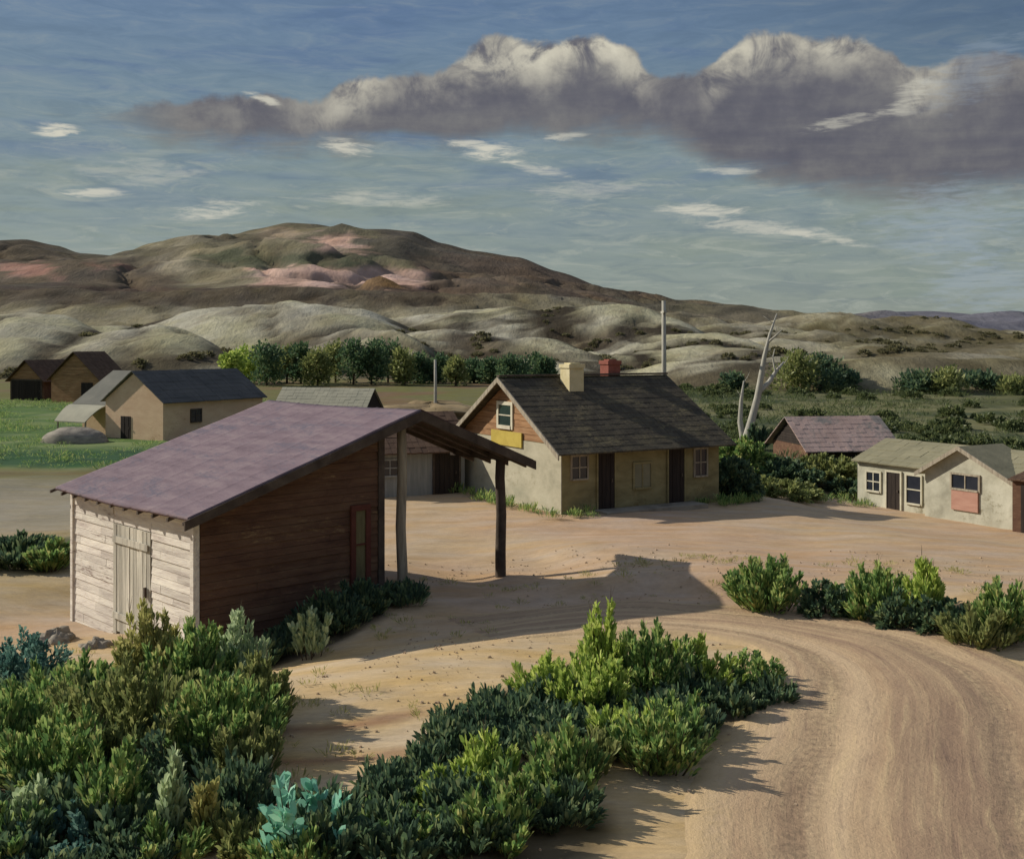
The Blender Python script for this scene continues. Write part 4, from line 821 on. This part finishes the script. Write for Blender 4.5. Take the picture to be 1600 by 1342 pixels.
LEFT = 'weeds in the thicket below the white shed wall'; MID = 'weeds in the thicket inside the road bend'; RIGHT = 'bushes along the far verge of the road'
PL = [
 # the thicket below the white wall
 ('dark_shrub', 'blue-black shrub at the far end of the white shed wall', 28, 18.5, 985, 150, 'leaf_blue', 'round', LEFT),
 ('leafy_weed', 'broad mid green weed before the rubble of the white wall', 110, 16.6, 1020, 190, 'leaf_green', 'spray', LEFT),
 ('leafy_weed', 'tall yellow-green weed reaching up the shed door', 232, 17.6, 935, 90, 'leaf_yellow', 'spray', LEFT),
 ('leafy_weed', 'bright green weed under the white corner of the shed', 300, 17.4, 948, 130, 'leaf_green', 'spray', LEFT),
 ('leafy_weed', 'two pronged green weed before the brown gable boards', 378, 17.6, 948, 80, 'leaf_sage', 'spray', LEFT),
 ('leafy_weed', 'grey-green drooping weed below the brown gable boards', 405, 16.4, 1010, 90, 'leaf_olive', 'spray', LEFT),
 ('leafy_weed', 'wide olive weed filling the middle of the left thicket', 205, 15.4, 1020, 230, 'leaf_olive', 'spray', LEFT),
 ('leafy_weed', 'green weed below the grey-green drooping one', 345, 15.2, 1035, 170, 'leaf_green', 'spray', LEFT),
 ('dark_shrub', 'dark shrub at the lane edge of the left thicket', 385, 14.4, 1110, 90, 'leaf_olive', 'spray', LEFT),
 ('leafy_weed', 'deep green weed at the left border below the blue-black shrub', 25, 15.0, 1060, 170, 'leaf_green', 'spray', LEFT),
 ('leafy_weed', 'mid green weed above the pale blue-grey spear', 95, 14.2, 1090, 160, 'leaf_green', 'spray', LEFT),
 ('spear_weed', 'pale blue-grey spear of leaves low in the left thicket', 52, 12.5, 1170, 46, 'leaf_sage', 'spear', LEFT),
 ('leafy_weed', 'tall sage green weed between the two grey spears', 172, 12.9, 1130, 90, 'leaf_green', 'spray', LEFT),
 ('spear_weed', 'slim grey spear of leaves beside the dark hollow', 268, 12.5, 1155, 40, 'leaf_sage', 'spear', LEFT),
 ('spear_weed', 'thin yellow-green stalk of leaves near the lower edge', 321, 12.4, 1180, 30, 'leaf_yellow', 'spear', LEFT),
 ('dark_shrub', 'darkest shrub behind the slim grey spear', 235, 13.4, 1150, 100, 'leaf_dark', 'round', LEFT),
 ('leafy_weed', 'low mid green weed at the bottom left corner', 95, 12.3, 1265, 180, 'leaf_blue', 'round', LEFT),
 ('dark_shrub', 'brownish dark weed between the yellow stalk and the turquoise plant', 375, 13.0, 1180, 100, 'leaf_dark', 'spray', LEFT),
 ('turquoise_plant', 'turquoise plant with broad fleshy leaves', 472, 12.0, 1182, 110, 'leaf_teal', 'broad', None),
 # the thicket inside the bend
 ('leafy_weed', 'yellow-green bush at the lane end of the bend thicket', 850, 17.2, 1022, 110, 'leaf_bright', 'spray', MID),
 ('spiky_weed', 'tallest spiky weed on top of the bend thicket', 942, 17.8, 928, 60, 'leaf_bright', 'spray', MID),
 ('leafy_weed', 'rounded green bush just beside the tallest spiky weed', 1015, 17.7, 966, 130, 'leaf_green', 'spray', MID),
 ('leafy_weed', 'bright green bush between the rounded bush and the dark tip of the thicket', 1095, 17.8, 995, 120, 'leaf_bright', 'spray', MID),
 ('dark_shrub', 'dark green bush at the tip of the thicket casting shadow on the road', 1170, 18.0, 1006, 110, 'leaf_green', 'round', MID),
 ('leafy_weed', 'sunlit bush below the tallest spiky weed', 915, 16.8, 1010, 120, 'leaf_bright', 'spray', MID),
 ('dark_shrub', 'dark bush at the narrow lane side end of the thicket', 745, 15.5, 1092, 100, 'leaf_dark', 'spray', MID),
 ('dark_shrub', 'dark bush under the yellow-green lane end bush', 830, 15.9, 1085, 150, 'leaf_dark', 'round', MID),
 ('dark_shrub', 'low dark bush behind the turquoise plant', 668, 14.2, 1158, 95, 'leaf_dark', 'spray', MID),
 ('leafy_weed', 'upright green weed with tall shoots above the road shadow', 985, 15.2, 1080, 120, 'leaf_bright', 'spray', MID),
 ('leafy_weed', 'slender green weed nearest the ruts of the road', 1070, 15.9, 1080, 80, 'leaf_green', 'spray', MID),
 ('dark_shrub', 'darkest bush in the heart of the bend thicket', 905, 15.4, 1110, 130, 'leaf_dark', 'round', MID),
 ('leafy_weed', 'bright green weed with a forked top at the lower edge', 770, 13.6, 1140, 110, 'leaf_bright', 'spray', MID),
 ('leafy_weed', 'mid green weed left of the forked one', 690, 13.3, 1195, 100, 'leaf_bright', 'spray', MID),
 ('leafy_weed', 'low green weed beside the dark road shadow at the lower edge', 820, 13.0, 1170, 100, 'leaf_green', 'spray', MID),
 ('dark_shrub', 'dark weed just right of the turquoise plant', 605, 13.2, 1205, 85, 'leaf_dark', 'spray', MID),
 ('leafy_weed', 'low grey-green weed below the turquoise plant', 570, 12.4, 1262, 110, 'leaf_green', 'spray', MID),
 ('leafy_weed', 'low green clump at the bottom edge between the forked weed and the grey-green one', 660, 12.3, 1265, 130, 'leaf_green', 'spray', MID),
 ('leafy_weed', 'low olive clump at the bottom edge under the yellow stalk', 372, 12.2, 1268, 110, 'leaf_olive', 'spray', MID),
 ('leafy_weed', 'wide green weed beside the ruts in front of the upright one', 1035, 14.7, 1085, 150, 'leaf_green', 'spray', MID),
 ('leafy_weed', 'olive weed between the wide weed and the darkest bush', 905, 14.4, 1125, 110, 'leaf_olive', 'spray', MID),
 ('leafy_weed', 'ragged green weed at the lower tip of the thicket', 885, 13.6, 1125, 110, 'leaf_green', 'spray', MID),
 ('leafy_weed', 'low green clump at the bottom edge right of the grey spears', 255, 12.2, 1270, 130, 'leaf_green', 'spray', LEFT),
 ('leafy_weed', 'low green clump in the bottom corner below the pale blue-grey spear', 20, 12.2, 1255, 110, 'leaf_green', 'spray', LEFT),
 ('leafy_weed', 'low green weed in front of the turquoise plant at the bottom edge', 455, 11.6, 1292, 130, 'leaf_green', 'spray', LEFT),
 ('leafy_weed', 'low green weed at the bottom edge where the road shadow begins', 765, 12.2, 1228, 120, 'leaf_green', 'spray', MID),
 # verge of the road
 ('verge_bush', 'feathery green bush where the carport shadow ends', 1200, 23.5, 866, 110, 'leaf_green', 'spray', RIGHT),
 ('verge_bush', 'small dark bush between the feathery bush and the twin bushes', 1285, 22.9, 899, 70, 'leaf_dark', 'round', RIGHT),
 ('verge_bush', 'wide green bush in the middle of the verge', 1365, 22.7, 880, 110, 'leaf_green', 'spray', RIGHT),
 ('verge_bush', 'tall narrow bright bush on the verge', 1442, 22.1, 870, 60, 'leaf_bright', 'spray', RIGHT),
 ('verge_bush', 'low dark bush between the tall narrow bush and the frame edge', 1475, 21.5, 929, 110, 'leaf_dark', 'round', RIGHT),
 ('verge_bush', 'dark bush close behind the ruts under the wide green bush', 1410, 21.8, 924, 90, 'leaf_dark', 'round', RIGHT),
 ('verge_bush', 'pointed green bush at the right frame edge', 1572, 20.9, 902, 80, 'leaf_green', 'spray', RIGHT),
 ('verge_bush', 'low green bush under the pointed bush at the frame edge', 1530, 20.5, 944, 100, 'leaf_olive', 'spray', RIGHT),
 ('field_weed', 'dark green weed patch on the bare ground at the left border', 25, 31.5, 838, 110, 'leaf_dark', 'spray', None),
 ('field_weed', 'small green weed between the border patch and the shed corner', 78, 31.0, 846, 60, 'leaf_green', 'spray', None),
 # by the gable wall
 ('dark_shrub', 'dark shrub in the shade right behind the pale upright bush', 520, 22.9, 918, 80, 'leaf_dark', 'spray', None),
 ('column_cactus_bush', 'pale green upright bush alone before the brown gable wall', 487, 21.5, 918, 46, 'leaf_sage', 'spear', None),
 ('dark_shrub', 'dark shrub in the shade at the foot of the brown gable wall', 568, 23.8, 905, 95, 'leaf_dark', 'spray', None),
 # round the houses
 ('hedge_shrub', 'green shrub below the dead white tree behind the cottage corner', 1152, 47.0, 680, 120, 'leaf_green', 'round', None),
 ('hedge_shrub', 'broad dark shrub under the pink roofed barn', 1215, 46.5, 715, 140, 'leaf_dark', 'round', None),
 ('hedge_shrub', 'olive shrub between the broad dark shrub and the stucco cottage', 1290, 47.0, 710, 110, 'leaf_olive', 'round', None),
 ('hedge_shrub', 'dense dark shrub against the end wall of the ochre cottage', 1142, 41.0, 712, 90, 'leaf_dark', 'round', None),
 ('hedge_shrub', 'low green shrub at the corner of the stucco cottage', 1320, 45.5, 745, 60, 'leaf_dark', 'round', None),
 ('hedge_shrub', 'low dark shrub in front of the broad dark one', 1215, 44.0, 748, 120, 'leaf_olive', 'round', None),
 ('conifer_bush', 'small dark conical bush at the foot of the dead white tree', 1186, 60, 645, 34, 'leaf_dark', 'spear', None),
]
for i, (nm, lab, px, Y, top, w_, m_, k_, g_) in enumerate(PL):
    shrub(nm, lab, 'conifer' if 'conifer' in nm else ('plant' if 'plant' in nm else ('weed' if 'weed' in nm else 'bush')), px, Y, top, w_ * (1.25 if Y < 40 else 1.1), m_, k_, 100 + i, g_, ls=1.0 if Y < 20 else (1.2 if Y < 30 else 2.0))

# ---------------------------------------------------------------- trees
def tree_geo(r, h, seed, lobes=16, per=46, leaf=0.5):
    rg = np.random.default_rng(seed); P, D, L, Wd = [], [], [], []
    for i in range(lobes):
        a = rg.uniform(0, 6.283); zt = rg.uniform(0.16, 0.98); q = math.sqrt(max(0.03, math.sin(math.pi * min(0.98, zt * 0.88 + 0.1)))) * rg.uniform(0.25, 0.95)
        c = np.array((math.cos(a) * r * q, math.sin(a) * r * q, h * zt)); d = rg.normal(size=(per, 3)); d /= np.linalg.norm(d, axis=1, keepdims=True)
        P.append(c + d * (0.30 * r + 0.05 * h) * rg.uniform(0.2, 1, per)[:, None] * np.array((1, 1, 1.2))); D.append(d + np.array((0, 0, 0.9))); L.append(leaf * rg.uniform(0.6, 1.2, per)); Wd.append(leaf * 0.42 * rg.uniform(0.7, 1.3, per))
    return np.concatenate(P), np.concatenate(D), np.concatenate(L), np.concatenate(Wd), rg
def tree(name, label, px, Y, top, wpx, material, seed, group, gfun=gz, lobes=18, leaf=0.5, zb=None):
    x = W(px, Y); g0 = gfun(x, Y) - 0.1; h = H - (top - HY) * Y / F - g0; r = wpx / 2 * Y / F
    root = empty(name, (x, Y, g0)); tag(root, label, 'tree', group)
    P, D, L, Wd, rg = tree_geo(r, h * 0.94, seed, lobes, 48, leaf); leaves_mesh('crown', P, D, L, Wd, material, root, rg)
    m = MB(); m.tube([(0, 0, -0.2), (0.05, 0.02, h * 0.4), (0, 0, h * 0.8)], [0.14, 0.11, 0.04], 7)
    for k in range(4): m.tube([(0.03, 0, h * (0.25 + 0.1 * k)), (r * 0.6 * math.cos(k * 1.7), r * 0.6 * math.sin(k * 1.7), h * (0.45 + 0.12 * k))], [0.06, 0.02], 5)
    m.build('trunk', 'bark', root)
    return root
ROW = 'trees in the row at the foot of the hills'
TR = [(362, 552, 30, 'leaf_bright', 'yellow-green tree at the end of the tree row nearest the charcoal barn roof'), (388, 545, 38, 'leaf_bright', 'light green tree second from the barn end of the tree row'), (416, 538, 40, 'leaf_dark', 'dark green tree third from the barn end of the tree row'),
      (448, 545, 34, 'leaf_olive', 'olive tree fourth from the barn end of the tree row'), (470, 540, 30, 'leaf_dark', 'narrow dark tree fifth from the barn end of the tree row'), (496, 546, 34, 'leaf_olive', 'olive tree sixth from the barn end of the tree row'),
      (524, 538, 36, 'leaf_olive', 'taller olive tree above the long shed gable'), (552, 534, 38, 'leaf_green', 'tall green tree eighth from the barn end of the tree row'), (580, 536, 36, 'leaf_dark', 'dark tree ninth from the barn end of the tree row'),
      (606, 530, 40, 'leaf_green', 'tallest green tree midway along the tree row'), (632, 548, 32, 'leaf_olive', 'olive tree next after the tallest one in the row'), (656, 556, 32, 'leaf_dark', 'dark low tree just before the short pale post'),
      (684, 556, 36, 'leaf_dark', 'dark tree right behind the short pale post'), (712, 562, 32, 'leaf_olive', 'low olive tree second after the short pale post'), (740, 566, 34, 'leaf_dark', 'low dark tree third after the short pale post'), (768, 562, 32, 'leaf_dark', 'dark tree above the apex of the cottage gable'),
      (798, 558, 36, 'leaf_dark', 'dark tree behind the cottage ridge end'), (828, 556, 38, 'leaf_green', 'green tree just before the cream chimney'), (850, 560, 26, 'leaf_dark', 'dark tree close beside the cream chimney')]
for i, (px, top, w_, m_, lab) in enumerate(TR):
    tree('broadleaf_tree', lab, px, 128 + 4 * math.sin(i * 2.3), top, w_ * 1.35, 'leaf_grove' if m_ in ('leaf_dark', 'leaf_green') else m_, 300 + i, ROW, lobes=34, leaf=0.5)
HB = 'bushy trees on the slope beyond the green field'
for i, (px, Y, top, w_, m_, lab) in enumerate([(1146, 114, 586, 40, 'leaf_dark', 'small dark tree just left of the dead white tree'), (1240, 112, 556, 80, 'leaf_olive', 'olive tree showing right of the dead tree fork'), (1282, 113, 560, 76, 'leaf_dark', 'dark tree between the olive tree and the slope brush'), (1316, 114, 584, 56, 'leaf_dark', 'low dark tree where the pale track begins'),
      (1432, 110, 588, 64, 'leaf_dark', 'small dark tree above the stucco cottage gable'), (1478, 109, 582, 70, 'leaf_olive', 'olive tree above the stucco cottage ridge'), (1530, 111, 590, 70, 'leaf_dark', 'dark tree beyond the shuttered window gable'), (1578, 109, 596, 64, 'leaf_olive', 'olive tree at the frame edge beyond the outbuilding')]):
    tree('slope_tree', lab, px, Y, top, w_, m_, 400 + i, HB, gfun=lambda x, y: max(gz(x, y), hz(x, y)), lobes=34, leaf=0.5)

# the dead white tree
def dead_tree():
    Y = 60.0; x = W(1165, Y); g0 = gz(x, Y); root = empty('dead_tree', (x, Y, g0)); tag(root, 'leafless white dead tree with forked trunk behind the cottage', 'tree')
    def p(px, py, dy=0): return ((px - 1165) / F * Y, dy, H - (py - HY) * Y / F - g0)
    m = MB(); m.tube([p(1166, 702), p(1168, 680), p(1176, 650), p(1184, 620), (p(1189, 590)), p(1195, 555), p(1203, 522), p(1214, 490)], [0.30, 0.25, 0.21, 0.19, 0.16, 0.12, 0.08, 0.03], 9); m.build('trunk', 'bleached_wood', root, True)
    for pts, rr in (([p(1164, 692, 0.2), p(1158, 660, 0.25), p(1160, 625, 0.3), p(1164, 595, 0.3)], [0.2, 0.15, 0.1, 0.03]), ([p(1186, 612, 0), p(1204, 598, .4), p(1218, 580, .7), p(1232, 566, 1.0)], [0.15, 0.13, 0.1, 0.04]),
                    ([p(1200, 535), p(1210, 525, -.3), p(1219, 515, -.5)], [0.07, 0.05, 0.02]), ([p(1216, 583, .6), p(1212, 560, .7), p(1216, 545, .8)], [0.06, 0.04, 0.015])):
        b = MB(); b.tube(pts, rr, 8); b.build('limb', 'bleached_wood', root, True)
    rt = random.Random(6); tw = MB()
    for a in [(1203, 522), (1208, 506), (1198, 545), (1164, 598), (1160, 622), (1230, 568), (1222, 577), (1213, 562), (1192, 572), (1217, 516)]:
        q = Vector(p(*a, 0.3 if a[0] < 1190 else 0.6 if a[0] > 1211 else 0)); d = Vector((rt.uniform(-1, 1), rt.uniform(-.5, .5), rt.uniform(0.5, 1.2))).normalized() * rt.uniform(0.35, 0.8)
        tw.tube([tuple(q), tuple(q + d * 0.5 + Vector((0.04, 0, 0))), tuple(q + d)], [0.028, 0.018, 0.006], 5)
    tw.build('twig', 'bleached_wood', root, True)
dead_tree()

# ---------------------------------------------------------------- ground cover: one object per kind
def cover(name, label, cat, pts, kind, material, seed, hmin, hmax, r, ls=1.0, gfun=gz, thin=2):
    rg0 = random.Random(seed); Ps, Ds, Ls, Ws = [], [], [], []; variants = []
    for k in range(7): variants.append(shrub_geo(kind, r, (hmin + hmax) / 2, seed + k, ls)[:4])
    for x, y in pts:
        P, D, L, Wd = variants[rg0.randrange(7)]; s = rg0.uniform(hmin, hmax) / ((hmin + hmax) / 2); keep = slice(0, None, thin)
        Ps.append(P[keep] * s + np.array((x, y, gfun(x, y) - 0.02))); Ds.append(D[keep]); Ls.append(L[keep] * s); Ws.append(Wd[keep] * s)
    o = leaves_mesh(name, np.concatenate(Ps), np.concatenate(Ds), np.concatenate(Ls), np.concatenate(Ws), material, None, np.random.default_rng(seed)); tag(o, label, cat, kind='stuff')
    return o
rg = random.Random(21)
def inside(n, fn, x0, x1, y0, y1):
    o = []
    while len(o) < n:
        x, y = rg.uniform(x0, x1), rg.uniform(y0, y1)
        if fn(x, y): o.append((x, y))
    return o
midk = lambda x, y: (((x - 1.4) / 2.7) ** 2 + ((y - 16.4 - 0.4 * (x - 1.5)) / 1.3) ** 2 < 1) or (((x + 0.9) / 1.7) ** 2 + ((y - 12.8) / 1.2) ** 2 < 1)
leftk = lambda x, y: ((x + 6.0) / 2.9) ** 2 + ((y - 14.4) / 4.0) ** 2 < 1 and x < -3.1 - 0.13 * (y - 12)
cover('undergrowth', 'dark tangled undergrowth inside the road bend thicket', 'undergrowth', inside(80, midk, -4, 5, 11, 19), 'spray', 'leaf_dark', 50, 0.3, 0.55, 0.4)
cover('undergrowth', 'tangled green undergrowth in the thicket below the white wall', 'undergrowth', inside(110, leftk, -9.5, -3, 10.8, 18.6), 'spray', 'leaf_dark', 60, 0.35, 0.7, 0.4)
cover('undergrowth', 'low shaded weeds along the foot of the brown gable wall', 'undergrowth', inside(26, lambda x, y: abs((y - 22.0) - 0.85 * (x + 5.2)) < 0.7, -5.6, -2.0, 21, 25.5), 'spray', 'leaf_dark', 70, 0.3, 0.6, 0.35)
cover('grass', 'green grass fringe along the cottage wall and hedge', 'grass', [(1.66 + 0.867 * t + rg.uniform(-.2, .5), 36.5 + 0.5 * t - rg.uniform(0.2, 1.0)) for t in [rg.uniform(-0.5, 1.1) if rg.random() < .4 else rg.uniform(5.6, 8) for _ in range(34)]] + [(1.3 - 0.5 * t - rg.uniform(.1, .6), 36.3 + 0.867 * t) for t in [rg.uniform(0, 7) for _ in range(30)]] + inside(60, lambda x, y: True, 8, 14, 42.5, 45), 'grass', 'leaf_green', 80, 0.18, 0.4, 0.25, 1.0)
rf = lambda x, y: fbm(x * 0.6, y, 0.13) > -0.05
cover('meadow', 'rough green meadow tussocks in the field beyond the cottages', 'meadow', inside(1300, rf, 6, 62, 50, 132), 'grass', 'leaf_meadow', 110, 0.2, 0.55, 0.8, 1.6, gz, 3)
cover('meadow', 'bright green pasture tussocks round the tan barn', 'meadow', inside(900, rf, -46, -15, 50, 100), 'grass', 'leaf_green', 120, 0.12, 0.26, 0.6, 1.0, gz, 3)
cover('field_scrub', 'low grey-green scrub mounds dotted over the field beyond the cottages', 'scrub', inside(170, lambda x, y: fbm(x, y, 0.1) > 0.02, 8, 60, 54, 116), 'round', 'leaf_meadow', 140, 0.35, 0.9, 0.8, 2.2, gz, 3)
lane = lambda x, y: fbm(x, y, 0.4) > 0.05 and not (abs(x - 4.6) < 5 and 19 < y < 24) and not (x > 2.2 and y < 21)
cover('dry_grass', 'sparse dry grass tufts along the lane and the verge', 'grass', inside(240, lane, -9, 14, 12, 28), 'grass', 'leaf_yellow', 130, 0.06, 0.16, 0.16, 0.45, gz, 3)
hill_g = lambda x, y: hz(x, y)
def hollows(n, x0, x1, y0, y1):
    o = []; k = 0
    while len(o) < n and k < 60000:
        k += 1; x, y = rg.uniform(x0, x1), rg.uniform(y0, y1); b, h, h2 = hills_raw(x, y)
        if abs(h - max(b, h2)) < 0.7 and abs(x) < 0.62 * y and fbm(x, y, 0.05) > 0.0: o.append((x, y))
    return o
cover('hillside_scrub', 'dark brush growing in the hollows of the hills', 'scrub', hollows(620, -140, 140, 146, 300), 'round', 'leaf_scrub', 90, 0.25, 0.8, 0.7, 3.0, hill_g, 5)

# loose stones on the dirt
def gravel(label, n, region, seed, rmin, rmax):
    rr = random.Random(seed); mb = MB(); k = 0
    while k < n:
        x, y = rr.uniform(*region[:2]), rr.uniform(*region[2:])
        if fbm(x, y, 0.5) < -0.05: continue
        r = rmin + (rmax - rmin) * rr.random() ** 3; z = gz(x, y) + 0.01; o = len(mb.v); k += 1
        for i in range(5): a = i * 1.2566 + rr.uniform(-.3, .3); mb.v.append((x + r * math.cos(a) * rr.uniform(.7, 1.2), y + r * math.sin(a) * rr.uniform(.7, 1.2), z - 0.3 * r))
        for i in range(5): a = i * 1.2566 + rr.uniform(-.3, .3); mb.v.append((x + r * .6 * math.cos(a), y + r * .6 * math.sin(a), z + r * rr.uniform(.45, .8)))
        for i in range(5): mb.f.append((o + i, o + (i + 1) % 5, o + 5 + (i + 1) % 5, o + 5 + i))
        mb.f.append(tuple(o + 5 + i for i in range(5)))
    tag(mb.build('gravel', 'loose_stone', None), label, 'gravel', kind='stuff')
mat('loose_stone', [S(150, 128, 104), S(176, 152, 124), S(196, 174, 146)], 1.5, bump=0.5)
gravel('loose stones and clods scattered over the lane and road', 2600, (-6, 13, 11, 30), 5, 0.008, 0.038)
